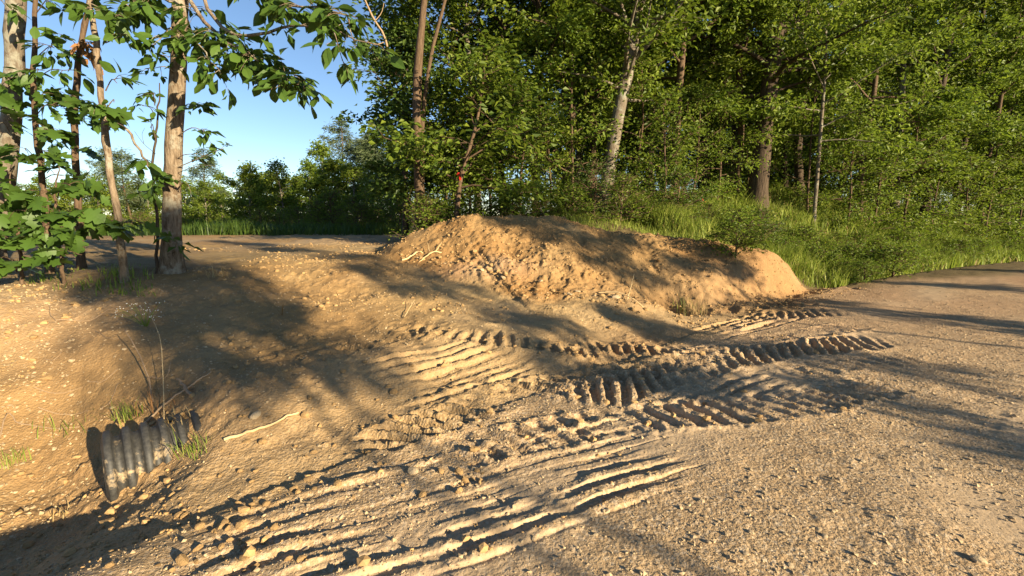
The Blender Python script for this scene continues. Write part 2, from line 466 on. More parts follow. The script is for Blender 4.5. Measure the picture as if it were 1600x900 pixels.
def plain(name, col, rough=.8, var=.0, scale=8, bump=0.0):
    m, nt, out = new_mat(name)
    p = nd(nt, 'ShaderNodeBsdfPrincipled'); p.inputs['Roughness'].default_value = rough
    p.inputs['Specular IOR Level'].default_value = .25
    tc = nd(nt, 'ShaderNodeTexCoord'); oi = nd(nt, 'ShaderNodeObjectInfo'); geo = nd(nt, 'ShaderNodeNewGeometry')
    n = noise(nt, tc.outputs['Object'], scale, 5, .65)
    f = mathn(nt, 'ADD', mathn(nt, 'MULTIPLY', n, .6), mathn(nt, 'MULTIPLY', geo.outputs['Random Per Island'], .25))
    f = mathn(nt, 'ADD', f, mathn(nt, 'MULTIPLY', oi.outputs['Random'], .15))
    lo = tuple(max(0, x * (1 - var)) for x in col); hi = tuple(min(1, x * (1 + var)) for x in col)
    nt.links.new(ramp(nt, f, [(.25, lo), (.75, hi)]), p.inputs['Base Color'])
    if bump:
        bp = nd(nt, 'ShaderNodeBump'); bp.inputs['Strength'].default_value = .8; bp.inputs['Distance'].default_value = bump
        nt.links.new(n, bp.inputs['Height']); nt.links.new(bp.outputs[0], p.inputs['Normal'])
    nt.links.new(p.outputs[0], out.inputs[0])
    return m

M = {}
M['soil'] = soil_material()
M['leaf'] = leaf_material('leaf_wood', (.048, .088, .010), (.112, .165, .015), (.20, .24, .026), .46)
M['leaf_dark'] = leaf_material('leaf_dark', (.026, .056, .010), (.055, .098, .015), (.10, .15, .025), .35)
M['leaf_bright'] = leaf_material('leaf_bright', (.070, .13, .014), (.14, .205, .022), (.22, .275, .035), .48)
M['leaf_near'] = leaf_material('leaf_near', (.035, .075, .014), (.062, .120, .020), (.100, .165, .030), .35, .45)
M['leaf_brown'] = leaf_material('leaf_dead', (.16, .07, .025), (.27, .13, .05), (.36, .20, .09), .25, .8)
M['needle'] = leaf_material('needle', (.045, .070, .028), (.075, .105, .042), (.12, .15, .065), .2, .6)
M['grass'] = leaf_material('grass_blade', (.13, .19, .027), (.23, .30, .045), (.36, .38, .09), .45, .55)
M['straw'] = leaf_material('straw', (.25, .17, .07), (.36, .26, .12), (.46, .35, .18), .25, .7)
M['bark_pale'] = bark_material('bark_pale', (.075, .05, .03), (.30, .23, .16), 9, .03, (.29, .27, .215))
M['bark_brown'] = bark_material('bark_brown', (.055, .034, .02), (.155, .105, .066), 10, .015)
M['bark_dark'] = bark_material('bark_dark', (.030, .021, .014), (.105, .075, .05), 8, .03)
M['bark_grey'] = bark_material('bark_grey', (.085, .065, .045), (.20, .165, .125), 8, .02, (.24, .235, .19))
M['stone'] = plain('stone', (.38, .29, .18), .85, .35, 14, .006)
M['gravel'] = plain('gravel', (.40, .30, .18), .9, .45, 20)
M['clod'] = plain('clod', (.32, .205, .092), .95, .3, 16, .01)
M['stick'] = plain('stick', (.30, .21, .13), .85, .45, 30, .003)
M['straw_stick'] = plain('straw_stick', (.52, .38, .20), .8, .3, 30, .002)
M['yellow'] = plain('petal_yellow', (.80, .55, .02), .6, .15)
M['white'] = plain('petal_white', (.82, .82, .76), .6, .1)
M['red'] = plain('red_ribbon', (.62, .035, .02), .6, .15)

def pipe_material():
    m, nt, out = new_mat('black_plastic_muddy')
    tc = nd(nt, 'ShaderNodeTexCoord')
    n = noise(nt, tc.outputs['Object'], 6.0, 6, .7); n2 = noise(nt, tc.outputs['Object'], 40, 5, .7)
    f = mathn(nt, 'ADD', n, mathn(nt, 'MULTIPLY', n2, .22))
    mud = ramp(nt, f, [(.68, (0, 0, 0)), (.80, (.8, .8, .8))])
    c = mixc(nt, mud, ramp(nt, n2, [(.35, (.018, .018, .018)), (.75, (.06, .057, .05))]), (.45, .33, .19))
    p = nd(nt, 'ShaderNodeBsdfPrincipled'); nt.links.new(c, p.inputs['Base Color'])
    nt.links.new(mathn(nt, 'ADD', .62, mathn(nt, 'MULTIPLY', mud, .35)), p.inputs['Roughness'])
    bp = nd(nt, 'ShaderNodeBump'); bp.inputs['Strength'].default_value = .5; bp.inputs['Distance'].default_value = .004
    nt.links.new(f, bp.inputs['Height']); nt.links.new(bp.outputs[0], p.inputs['Normal'])
    nt.links.new(p.outputs[0], out.inputs[0])
    return m
M['pipe'] = pipe_material()

# ------------------------------------------------------------------ the ground sheet (one height field, cut along its zones)
def build_ground():
    fr = math.radians(63)
    az = np.concatenate([np.linspace(-fr, fr, 780), np.linspace(fr, 2 * math.pi - fr, 110)[1:-1]])
    r = np.concatenate([[0.02, .3, .6, .9, 1.2], np.exp(np.linspace(math.log(1.45), math.log(14), 560)), np.exp(np.linspace(math.log(14), math.log(1400), 85))[1:]])
    R, A = np.meshgrid(r, az, indexing='ij')
    X = (R * np.sin(A)).ravel(); Y = (R * np.cos(A)).ravel()
    Z = height(X, Y)
    V = np.stack([X, Y, Z], 1)
    nr, na = R.shape
    i = np.arange(nr - 1)[:, None] * na; j = np.arange(na)[None, :]; k = (j + 1) % na
    Q = np.stack([i + j, i + k, i + na + k, i + na + j], -1).reshape(-1, 4)
    # vertex normals of the whole sheet, so that the cuts do not show
    G = V.reshape(nr, na, 3)
    dr = np.gradient(G, axis=0); da = np.roll(G, -1, 1) - np.roll(G, 1, 1)
    N = unit(np.cross(da, dr)).reshape(-1, 3); N[N[:, 2] < 0] *= -1
    d, a, mo, road, lit, verge = regions(X, Y)
    red = np.clip(.25 + .9 * fbm(X * .5, Y * .5, 61, 3), 0, 1) * .55
    red = np.clip(np.maximum(red, mo * (.75 + .5 * fbm(X * .8, Y * .8, 63, 3))) , 0, 1)
    pinkroad = road * sstep(3, 10, Y) * .8 * (1 - .4 * fbm(X * .4, Y * .4, 65, 2))
    redspot = np.exp(-(((a - 8.6) / 1.4) ** 2 + ((d + .1) / .7) ** 2))
    redspot = np.maximum(redspot, .9 * np.exp(-(((a - 10.0) / 1.0) ** 2 + ((d - .3) / .6) ** 2)))
    red = np.clip(np.maximum.reduce([red * (1 - road), pinkroad, redspot]), 0, 1)
    roadm = np.clip(np.maximum(road * .95, .35 * sstep(2.5, .2, d) * (1 - lit)), 0, 1) * (1 - .6 * redspot) * (1 - .1 * pinkroad)
    # gravelly patch at the toe of the mound and on the cut bank to the left
    g = gp(760, 418); roadm = np.maximum(roadm, .7 * np.exp(-(((X - g[0]) / .9) ** 2 + ((Y - g[1]) / .35) ** 2)))
    g = gp(60, 470); roadm = np.maximum(roadm, .6 * np.exp(-(((X - g[0]) / 1.6) ** 2 + ((Y - g[1]) / 1.0) ** 2)))
    wob = .35 * fbm(X * .35, Y * .35, 67, 3)
    comp = road * np.clip(np.exp(-((d + 1.35 + wob) / .45) ** 2) + np.exp(-((d + 3.3 + wob) / .5) ** 2), 0, 1) * np.clip(.7 + .8 * fbm(X * .9, Y * .9, 69, 4), 0, 1)
    comp = comp * sstep(.035, .0, np.abs(marks(X, Y)) - .004)
    drv = (1 - road) * (1 - lit) * (1 - mo) * sstep(.5, 2.5, d) * sstep(-.5, .8, a) * np.clip(.15 + .9 * fbm(X * .5, Y * .5, 71, 3), 0, .6)
    comp = np.maximum(comp, drv)
    col = np.stack([roadm, red, lit, comp], 1).astype(np.float32)
    c4 = lambda q: q[Q].mean(1)
    dm = c4(d); am = c4(a); xm = c4(X); ym = c4(Y); mom = c4(mo)
    cls = np.zeros(len(Q), int)
    cls[(dm < 0) & (dm > -6.2)] = 1
    cls[(cls == 0) & (mom > .5)] = 2
    cls[(cls == 0) & (dm > 0) & (am > -.5) & (am < 7.2) & (ym < 9.5) & (xm > -4.6)] = 3
    names = ['ground', 'gravel_road', 'dirt_mound', 'dirt_driveway']
    labels = ['bare tan earth bank, clearing and woodland floor', 'pale gravel road in the foreground running off to the right',
              'long mound of orange dirt in front of the wood', 'tan dirt driveway marked by machine tracks']
    for c in range(4):
        q = Q[cls == c]
        idx, inv = np.unique(q, return_inverse=True)
        me = build_mesh(names[c], V[idx], [inv.reshape(-1, 4)], M['soil'], True)
        ca = me.color_attributes.new('mask', 'FLOAT_COLOR', 'POINT')
        ca.data.foreach_set('color', col[idx].ravel())
        me.normals_split_custom_set_from_vertices(N[idx].tolist())
        o = link(bpy.data.objects.new(names[c], me))
        tag(o, labels[c], names[c].replace('_', ' '), kind='structure')
build_ground()
#@@GROUND_END
# ------------------------------------------------------------------ vegetation makers
ORD = ['first', 'second', 'third', 'fourth', 'fifth', 'sixth', 'seventh', 'eighth', 'ninth', 'tenth', 'eleventh', 'twelfth', 'thirteenth', 'fourteenth', 'fifteenth',
       'sixteenth', 'seventeenth', 'eighteenth', 'nineteenth', 'twentieth'] + ['twenty-' + w for w in ('first', 'second', 'third', 'fourth', 'fifth', 'sixth', 'seventh', 'eighth', 'ninth')] + ['thirtieth'] + ['thirty-' + w for w in ('first', 'second', 'third', 'fourth', 'fifth', 'sixth', 'seventh', 'eighth', 'ninth')] + ['fortieth'] + ['forty-' + w for w in ('first', 'second', 'third', 'fourth', 'fifth', 'sixth', 'seventh', 'eighth', 'ninth')]

def leaf_shape(name, mat, outline, droop=.18, fold=.16):
    """one blade: outline is the right-hand half (along, across) from stalk to tip; short stalk; gently curved and folded"""
    R = np.array(outline, float); n = len(R)
    z = lambda a, c: -droop * a * a + fold * abs(c)
    mid = np.array([(a, 0, z(a, 0)) for a, c in R])
    rt = np.array([(a, c, z(a, c)) for a, c in R]); lf = rt * np.array([1, -1, 1])
    V = np.concatenate([mid, rt, lf, [(-.22, -.008, .0), (-.22, .008, .0)]])
    T = []; Q = []
    for i in range(n - 1):
        Q += [[i, i + 1, n + i + 1, n + i], [i + 1, i, 2 * n + i, 2 * n + i + 1]]
    T += [[3 * n, 0, 3 * n + 1]]
    return build_mesh(name, V, [np.array(T), np.array(Q)], mat, False)
OVATE = [(0, .0), (.12, .13), (.3, .23), (.5, .25), (.72, .18), (.9, .07), (1, .0)]
OBOVATE = [(0, .0), (.15, .06), (.38, .15), (.6, .24), (.8, .22), (.93, .10), (1, .0)]
LOBED = [(-.05, .0), (.02, .26), (.14, .30), (.22, .22), (.34, .48), (.46, .44), (.50, .22), (.66, .34), (.76, .28), (.82, .12), (1, .0)]
LEAF = {'ovate': leaf_shape('leaf', M['leaf_near'], OVATE), 'obovate': leaf_shape('leaf', M['leaf_near'], OBOVATE, .25),
        'lobed': leaf_shape('leaf', M['leaf_near'], LOBED, .22, .1), 'dead': leaf_shape('leaf', M['leaf_brown'], OVATE, .5, .45)}

class NearTree:
    """a tree close enough that single leaves can be told apart: stem(s), limbs and twigs, every leaf a mesh of its own"""
    def __init__(self, name, label, stem, radii, bark, seed, cat='tree', group=None):
        self.rng = np.random.default_rng(seed); self.bark = bark
        self.stem = np.array([at(*p) for p in stem])
        b = self.stem[0].copy(); b[2] = ground_z(b[0], b[1]) - .05
        self.base = b; self.stem[0] = b
        self.root = empty(name, b); tag(self.root, label, cat, group)
        bb = Builder(); n = 26
        P = spline(self.stem, n) - b; r = np.interp(np.linspace(0, 1, n), np.linspace(0, 1, len(radii)), radii)
        r = r * (1 + .05 * self.rng.normal(size=n)); P[1:, :2] += self.rng.normal(0, .006, (n - 1, 2))
        r[0] *= 1.45; r[1] *= 1.12
        tube(bb, P, r, 12, True, .035, self.rng)
        bb.obj('trunk', bark, self.root, True)
        self.tw = Builder(); self.leaves = []
    def limb(self, px, r0, r1, part=True):
        P = np.array([at(*p) for p in px]) - self.base
        n = 14; S = spline(P, n); S[1:-1] += self.rng.normal(0, .012, (n - 2, 3))
        b = Builder(); tube(b, S, np.linspace(r0, r1, n), 6)
        b.obj('limb', self.bark, self.root, True)
        return S
    def twig(self, A, B, r=.006, sag=.06):
        A = np.asarray(A); B = np.asarray(B)
        mid = (A + B) / 2 + np.array([0, 0, sag]) + self.rng.normal(0, .03, 3)
        S = spline([A, mid, B], 7); tube(self.tw, S, np.linspace(r, r * .45, 7), 4)
        return S
    def leafset(self, S, n, size, kind, spread, droop=.45, flat=.8):
        """n leaves held on side shoots along the line S"""
        rng = self.rng; S = np.asarray(S); m = len(S)
        k = max(1, n // 5)
        for _ in range(k):
            f = rng.uniform(.15, 1) * (m - 1); i = int(min(f, m - 2)); p = S[i] + (S[i + 1] - S[i]) * (f - i)
            dirn = unit(rng.normal(0, 1, 3) * np.array([1, 1, .45]) + unit(S[-1] - S[0]) * .5)
            e = p + dirn * spread * rng.uniform(.4, 1.1) - np.array([0, 0, .25 * spread])
            sh = spline([p, (p + e) / 2 + np.array([0, 0, .15 * spread]), e], 5)
            tube(self.tw, sh, np.linspace(.0045, .002, 5), 4)
            for q in range(max(1, round(n / k))):
                g = rng.uniform(.35, 1); j = int(g * 3.99); c = sh[j] + (sh[j + 1] - sh[j]) * rng.uniform()
                ax = unit(dirn * .7 + rng.normal(0, .65, 3) * np.array([1, 1, .4]) - np.array([0, 0, droop * rng.uniform(.3, 1.6)]))
                nm = unit(np.array([0, 0, 1.0]) * flat + rng.normal(0, .38, 3))
                self.leaves.append((c, ax, nm, size * 1.12 * rng.uniform(.45, 1.25), kind))
    def cluster(self, src, dst, n, size, kind='ovate', spread=.28, dead=False):
        """twig from pixel src to pixel dst carrying n leaves around its end"""
        A = at(*src) - self.base; B = at(*dst) - self.base
        S = self.twig(A, B, .008)
        self.leafset(S[3:], n, size, kind, spread)
    def bare(self, pxs, r=.005):
        P = np.array([at(*p) for p in pxs]) - self.base
        tube(self.tw, spline(P, 9), np.linspace(r, r * .4, 9), 4)
    def finish(self, limit=300):
        tw = self.tw.obj('twigs', self.bark, self.root, True); tw['kind'] = 'stuff'
        order = sorted(range(len(self.leaves)), key=lambda i: -self.leaves[i][3])
        rest = []
        for c, i in enumerate(order):
            p, ax, nm, L, kind = self.leaves[i]
            s = unit(np.cross(nm, ax)); nm = np.cross(ax, s)
            p = p + ax * L * .22
            if c < limit:
                o = bpy.data.objects.new('leaf', LEAF[kind])
                o.matrix_local = Matrix(((ax[0] * L, s[0] * L, nm[0] * L, p[0]), (ax[1] * L, s[1] * L, nm[1] * L, p[1]), (ax[2] * L, s[2] * L, nm[2] * L, p[2]), (0, 0, 0, 1)))
                link(o, tw)
            else: rest.append((p, ax, nm, L))
        if rest:
            V, T = leaf_geo(np.array([r[0] for r in rest]), np.array([r[1] for r in rest]), np.array([r[2] for r in rest]), np.array([r[3] for r in rest]), np.array([r[3] * .5 for r in rest]))
            o = link(bpy.data.objects.new('foliage', build_mesh('foliage', V, [T], M['leaf_near'])), self.root); o['kind'] = 'stuff'

def grow(seed, H=15., r0=.16, base=.18, width=3.0, limbs=22, leaves=11000, leaf=.17, mat='leaf', bark='bark_dark', trunk=None, radii=None, up=.55, tubes=5, clump=.2, lw=.55):
    """a woodland tree: tapered trunk, limbs, side branches, leaves in flat sprays at the branch ends. Returns three meshes."""
    rng = np.random.default_rng(seed)
    n = 14
    if trunk is None:
        tp = np.zeros((6, 3)); tp[:, 2] = np.linspace(-.15, H, 6)
        tp[1:, :2] = np.cumsum(rng.normal(0, H * .012, (5, 2)), 0)
    else: tp = np.asarray(trunk, float)
    TP = spline(tp, n)
    rr = np.linspace(1, 0, n) ** .8 * r0 + .012 if radii is None else np.interp(np.linspace(0, 1, n), np.linspace(0, 1, len(radii)), radii)
    rr = rr.copy(); rr[0] *= 1.35
    tb = Builder(); tube(tb, TP, rr, 9, True, .04, rng)
    bb = Builder(); C = []; D = []; Wt = []
    H = TP[-1, 2]
    for i in range(limbs):
        f = base + (1 - base) * ((i + rng.uniform(.1, .9)) / limbs); g = (f - base) / (1 - base)
        k = f * (n - 1); j = int(min(k, n - 2)); p = TP[j] + (TP[j + 1] - TP[j]) * (k - j)
        az = i * 2.4 + rng.normal(0, .5)
        prof = (.45 + .75 * math.sin(math.pi * min(1, .18 + g * .75))) * (1 - g ** 3 * .75)
        L = width * prof * rng.uniform(.7, 1.2)
        el = math.radians(8 + 50 * up * 2 * g * .9 + rng.normal(0, 9))
        d = np.array([math.cos(az) * math.cos(el), math.sin(az) * math.cos(el), math.sin(el)])
        P = [p]; q = d.copy()
        for s in range(5):
            q = unit(q + rng.normal(0, .13, 3) + np.array([0, 0, .05 - .03 * s])); P.append(P[-1] + q * L / 5)
        P = np.array(P); rl = min(rr[j] * .55, .012 + .018 * L)
        tube(bb, P, np.linspace(rl, .006, 6), tubes)
        for s in range(7):
            h = rng.uniform(.25, 1.0) * 5; a = int(min(h, 4)); b0 = P[a] + (P[a + 1] - P[a]) * (h - a)
            side = unit(np.cross(d, [0, 0, 1])) * (1 if s % 2 else -1)
            e = unit(d * rng.uniform(.3, 1) + side * rng.uniform(.5, 1.2) + rng.normal(0, .3, 3) + np.array([0, 0, .12]))
            l2 = L * rng.uniform(.22, .42) + .15
            e2 = b0 + e * l2 - np.array([0, 0, .12 * l2])
            tube(bb, [b0, (b0 + e2) / 2 + np.array([0, 0, .06 * l2]), e2], [.009, .006, .003], 4)
            C.append((b0, e2)); D.append(e); Wt.append(l2)
    Wt = np.array(Wt); C = np.array(C); D = np.array(D)
    pick = rng.choice(len(C), leaves, p=Wt / Wt.sum())
    f = rng.beta(2.2, 1.1, leaves)[:, None]
    Pl = C[pick, 0] * (1 - f) + C[pick, 1] * f + rng.normal(0, clump, (leaves, 3)) * np.array([1, 1, .75])
    ax = D[pick] * .7 + rng.normal(0, .7, (leaves, 3)) * np.array([1, 1, .5]) - np.array([0, 0, .35])
    nm = np.array([0, 0, .8]) + rng.normal(0, .75, (leaves, 3))
    ll = leaf * rng.uniform(.6, 1.25, leaves)
    V, T = leaf_geo(Pl, ax, nm, ll, ll * lw)
    return (tb.mesh('trunk', M[bark], True), bb.mesh('branches', M[bark], True), build_mesh('crown', V, [T], M[mat]))

def plant_tree(meshes, name, label, loc, rz=0., sc=1., cat='tree', group=None, lean=(0, 0)):
    r = empty(name, loc, rz, sc); r.rotation_euler = (lean[0], lean[1], rz)
    tag(r, label, cat, group)
    for nm, me in zip(('trunk', 'branches', 'crown'), meshes):
        o = link(bpy.data.objects.new(nm, me), r)
        if nm == 'crown': o['kind'] = 'stuff'
        if nm == 'branches': o['kind'] = 'stuff'
    return r

# ------------------------------------------------------------------ the culvert pipe
def culvert():
    A = np.array([-2.80, 2.84, -.155]); B = np.array([2.34, 7.52, -.16])
    L = np.linalg.norm(B - A); ax = (B - A) / L
    root = empty('culvert_pipe', A)
    tag(root, 'black corrugated plastic culvert pipe smeared with mud, sticking out of the dirt above the ditch', 'pipe')
    u = unit(np.cross(ax, [0, 0, 1])); w = np.cross(u, ax)
    pitch = .100; prof = []
    nR = int(L / pitch)
    for k in range(nR):
        s = k * pitch
        for f, r in ((.0, .228), (.08, .26), (.16, .274), (.44, .274), (.52, .262), (.62, .228), (.8, .222)):
            prof.append((s + f * pitch, r))
    prof = np.array(prof)
    def revolve(pr, name, sides=44):
        an = np.linspace(0, 2 * np.pi, sides, endpoint=False)
        V = (pr[:, 0][:, None, None] * ax + pr[:, 1][:, None, None] * (np.cos(an)[None, :, None] * u + np.sin(an)[None, :, None] * w)).reshape(-1, 3)
        i = np.arange(len(pr) - 1)[:, None] * sides; j = np.arange(sides)[None, :]; k = (j + 1) % sides
        b = Builder(); b.add(V, None, np.stack([i + j, i + sides + j, i + sides + k, i + k], -1).reshape(-1, 4))
        return b.obj(name, M['pipe'], root, True)
    revolve(prof, 'corrugated_wall')
    revolve(np.array([(0.0, .208), (L * .5, .208), (prof[-1, 0], .208)])[::-1], 'inner_liner')
    for s, nm in ((0.0, 'end_rim'), (prof[-1, 0], 'end_rim')):
        e = .004 if s else -.004
        revolve(np.array([(s, .208), (s + e, .212), (s + e, .224), (s, .2285)])[::(1 if s else -1)], nm)
culvert()

# ------------------------------------------------------------------ near trees on the left
def near_left():
    # the big straight one
    h = NearTree('broadleaf_tree', 'straight pale barked tree by the clearing with a long leafy branch reaching right',
                 [(266, 412, 6.5), (268, 330, 6.5), (273, 220, 6.5), (279, 80, 6.5), (283, -60, 6.5), (290, -330, 6.6), (285, -700, 6.7)], [.14, .112, .102, .095, .09, .065, .015], M['bark_pale'], 1)
    S = h.limb([(282, -20, 6.5), (325, 40, 6.25), (380, 82, 6.0), (435, 112, 5.8), (476, 138, 5.7)], .028, .007)
    h.leafset(S[2:], 260, .18, 'obovate', .32); h.leafset(S[:9], 150, .18, 'obovate', .38)
    S = h.limb([(284, -120, 6.5), (330, 20, 6.2), (376, 56, 5.9), (425, 48, 5.7), (470, 38, 5.5), (520, 48, 5.3), (592, 70, 5.1)], .026, .006)
    S2 = h.limb([(284, -190, 6.5), (350, -60, 6.0), (420, 0, 5.7), (490, 10, 5.5), (545, 25, 5.3)], .024, .006)
    h.leafset(S2[3:], 190, .18, 'ovate', .27); h.leafset(S[9:], 40, .17, 'ovate', .2); h.leafset(S[5:9], 12, .15, 'ovate', .15)
    h.cluster((520, 48, 5.3), (535, 95, 5.2), 16, .17, 'ovate', .18)
    h.cluster((545, 30, 5.3), (560, 85, 5.2), 10, .15, 'ovate', .14)
    S = h.limb([(282, 10, 6.5), (240, -5, 6.3), (205, 10, 6.2), (170, -10, 6.1)], .02, .006)
    h.leafset(S, 130, .19, 'obovate', .32)
    S = h.limb([(281, 60, 6.5), (300, 60, 6.2), (325, 85, 6.0), (345, 115, 5.9)], .014, .005)
    h.leafset(S, 70, .17, 'obovate', .26)
    S = h.limb([(281, 40, 6.5), (262, 48, 6.2), (243, 70, 6.1)], .013, .005)
    h.leafset(S, 45, .17, 'ovate', .22)
    for dst, n, sz in (((312, 168, 6.3), 22, .15), ((320, 205, 6.3), 20, .15), ((308, 240, 6.4), 14, .13), ((295, 290, 6.3), 10, .14), ((262, 90, 6.2), 18, .16), ((236, 108, 6.3), 16, .14)):
        h.cluster((277, dst[1] + 8, 6.45), dst, n, sz, 'ovate', .2)
    h.cluster((277, 262, 6.45), (350, 232, 6.2), 12, .13, 'ovate', .14)
    h.bare([(278, 270, 6.45), (300, 262, 6.3), (322, 258, 6.2), (345, 262, 6.1)])
    h.bare([(300, 262, 6.3), (312, 252, 6.3), (320, 255, 6.2)], .003)
    h.cluster((270, 395, 6.4), (275, 376, 6.1), 16, .17, 'obovate', .16)
    h.finish()
    # thin dark stem hugging it
    t = NearTree('sapling_tree', 'thin dark sapling stem just left of the straight pale tree', [(243, 412, 6.35), (245, 330, 6.35), (238, 260, 6.35), (246, 190, 6.4), (250, 130, 6.4)], [.022, .018, .016, .012, .006], M['bark_dark'], 2)
    for dst, n, sz in (((240, 150, 6.3), 18, .12), ((222, 165, 6.2), 16, .13), ((235, 200, 6.2), 12, .1), ((222, 248, 6.1), 18, .16), ((235, 285, 6.2), 22, .15), ((255, 268, 6.2), 14, .14), ((232, 300, 6.2), 12, .14), ((245, 365, 6.2), 8, .13)):
        t.cluster((242, dst[1] + 15, 6.35), dst, n, sz, 'ovate', .17)
    t.bare([(243, 240, 6.35), (225, 225, 6.3), (210, 205, 6.2)]); t.bare([(225, 225, 6.3), (222, 210, 6.3), (226, 200, 6.2)], .003)
    t.finish()
    t = NearTree('sapling_tree', 'slender pale sapling leaning left with bare lower stem, left of the straight tree',
                 [(192, 425, 5.9), (184, 340, 5.9), (168, 235, 5.9), (159, 160, 5.9), (151, 70, 5.9), (140, -10, 5.9), (128, -160, 5.9)], [.05, .043, .038, .035, .032, .027, .01], M['bark_pale'], 3)
    S = t.limb([(181, 320, 5.9), (205, 230, 6.0), (172, 172, 6.0)], .02, .015) if False else t.limb([(238, 268, 6.2), (205, 215, 6.05), (170, 172, 5.9)], .012, .02)
    for dst, n, sz, kd in (((183, 130, 5.7), 12, .17, 'ovate'), ((150, 165, 5.6), 18, .17, 'lobed'), ((178, 160, 5.7), 9, .17, 'ovate'), ((210, 348, 5.5), 18, .19, 'lobed'), ((170, 345, 5.5), 10, .19, 'lobed'),
                        ((160, 20, 5.7), 22, .17, 'ovate'), ((185, 25, 5.6), 20, .17, 'ovate'), ((115, 10, 5.7), 18, .17, 'ovate'), ((200, 55, 5.6), 10, .15, 'ovate'), ((198, 200, 5.7), 8, .16, 'ovate')):
        t.cluster((165, dst[1] + 12, 5.9), dst, n, sz, kd, .2)
    t.finish()
    t = NearTree('sapling_tree', 'slim orange brown sapling with a clump of dead brown leaves on its stem',
                 [(125, 402, 6.8), (122, 320, 6.8), (117, 210, 6.8), (120, 120, 6.8), (131, 45, 6.8), (142, -20, 6.8), (150, -140, 6.8)], [.05, .046, .042, .038, .034, .028, .01], M['bark_brown'], 4)
    for dst, n, sz, kd in (((128, 155, 6.5), 16, .17, 'lobed'), ((100, 150, 6.5), 14, .17, 'lobed'), ((135, 190, 6.5), 12, .17, 'lobed'), ((115, 230, 6.5), 14, .17, 'lobed'), ((135, 290, 6.5), 12, .16, 'lobed'), ((85, 60, 6.6), 18, .16, 'ovate'), ((100, 85, 6.6), 20, .15, 'ovate'), ((110, 335, 6.4), 12, .18, 'lobed')):
        t.cluster((120, dst[1] + 12, 6.8), dst, n, sz, kd, .22)
    t.cluster((121, 88, 6.75), (136, 74, 6.6), 26, .11, 'dead', .13); t.cluster((121, 80, 6.75), (150, 72, 6.5), 18, .11, 'dead', .12)
    t.finish()
    t = NearTree('sapling_tree', 'thin dark stemmed sapling between the thick left edge trunk and the brown sapling',
                 [(78, 425, 6.2), (70, 310, 6.2), (58, 210, 6.2), (52, 110, 6.2), (55, 0, 6.2), (58, -120, 6.2)], [.045, .038, .034, .03, .024, .01], M['bark_brown'], 5)
    for dst, n, sz, kd in (((85, 75, 6.0), 26, .14, 'ovate'), ((70, 110, 6.0), 24, .14, 'ovate'), ((100, 110, 6.0), 16, .15, 'ovate'), ((60, 150, 5.9), 16, .17, 'lobed'), ((85, 165, 5.9), 16, .17, 'lobed'), ((55, 195, 5.9), 12, .18, 'lobed'),
                        ((80, 205, 5.9), 16, .17, 'lobed'), ((75, 240, 5.8), 18, .17, 'lobed'), ((40, 235, 5.9), 12, .17, 'lobed'), ((100, 275, 5.7), 14, .18, 'lobed'), ((75, 5, 6.0), 12, .15, 'ovate')):
        t.cluster((58, dst[1] + 14, 6.2), dst, n, sz, kd, .24)
    t.finish()
    t = NearTree('broadleaf_tree', 'thick lichen patched grey trunk at the left edge of the photo',
                 [(-12, 445, 6.6), (-2, 340, 6.6), (12, 230, 6.6), (21, 120, 6.6), (25, 0, 6.6), (28, -200, 6.6), (25, -600, 6.7)], [.15, .125, .112, .105, .095, .075, .015], M['bark_grey'], 6)
    for dst, n, sz, kd in (((15, 125, 6.1), 14, .18, 'lobed'), ((-5, 115, 6.1), 16, .18, 'lobed'), ((20, 165, 6.2), 10, .17, 'lobed'), ((-5, 195, 6.1), 10, .17, 'lobed'), ((15, 250, 6.1), 14, .17, 'lobed'), ((38, 10, 6.3), 12, .15, 'ovate'), ((-5, 5, 6.2), 12, .15, 'ovate')):
        t.cluster((16, dst[1] + 14, 6.5), dst, n, sz, kd, .24)
    t.finish()
    # broad-leaved saplings in front
    t = NearTree('maple_sapling', 'bushy sapling with broad lobed leaves low at the left edge', [(36, 445, 5.5), (30, 380, 5.5), (22, 320, 5.5), (15, 270, 5.5)], [.022, .018, .012, .005], M['bark_brown'], 7)
    for dst, n in (((10, 320, 5.3), 26), ((5, 285, 5.3), 16), ((40, 330, 5.2), 26), ((0, 360, 5.1), 24), ((35, 370, 5.1), 22), ((15, 405, 5.1), 18), ((55, 300, 5.3), 18)):
        t.cluster((26, dst[1] + 20, 5.5), dst, int(n * .62), .19, 'lobed', .26)
    t.finish()
    t = NearTree('maple_sapling', 'bushy sapling with broad lobed leaves standing before the brown sapling', [(100, 440, 5.6), (92, 370, 5.6), (85, 310, 5.6), (92, 260, 5.6)], [.022, .018, .012, .005], M['bark_brown'], 8)
    for dst, n in (((70, 300, 5.4), 24), ((110, 290, 5.4), 22), ((80, 330, 5.3), 26), ((125, 330, 5.3), 20), ((100, 355, 5.2), 22), ((65, 360, 5.2), 20), ((130, 350, 5.3), 12), ((60, 395, 5.2), 14), ((128, 398, 5.2), 16)):
        t.cluster((90, dst[1] + 20, 5.6), dst, int(n * .62), .19, 'lobed', .26)
    t.finish()
near_left()

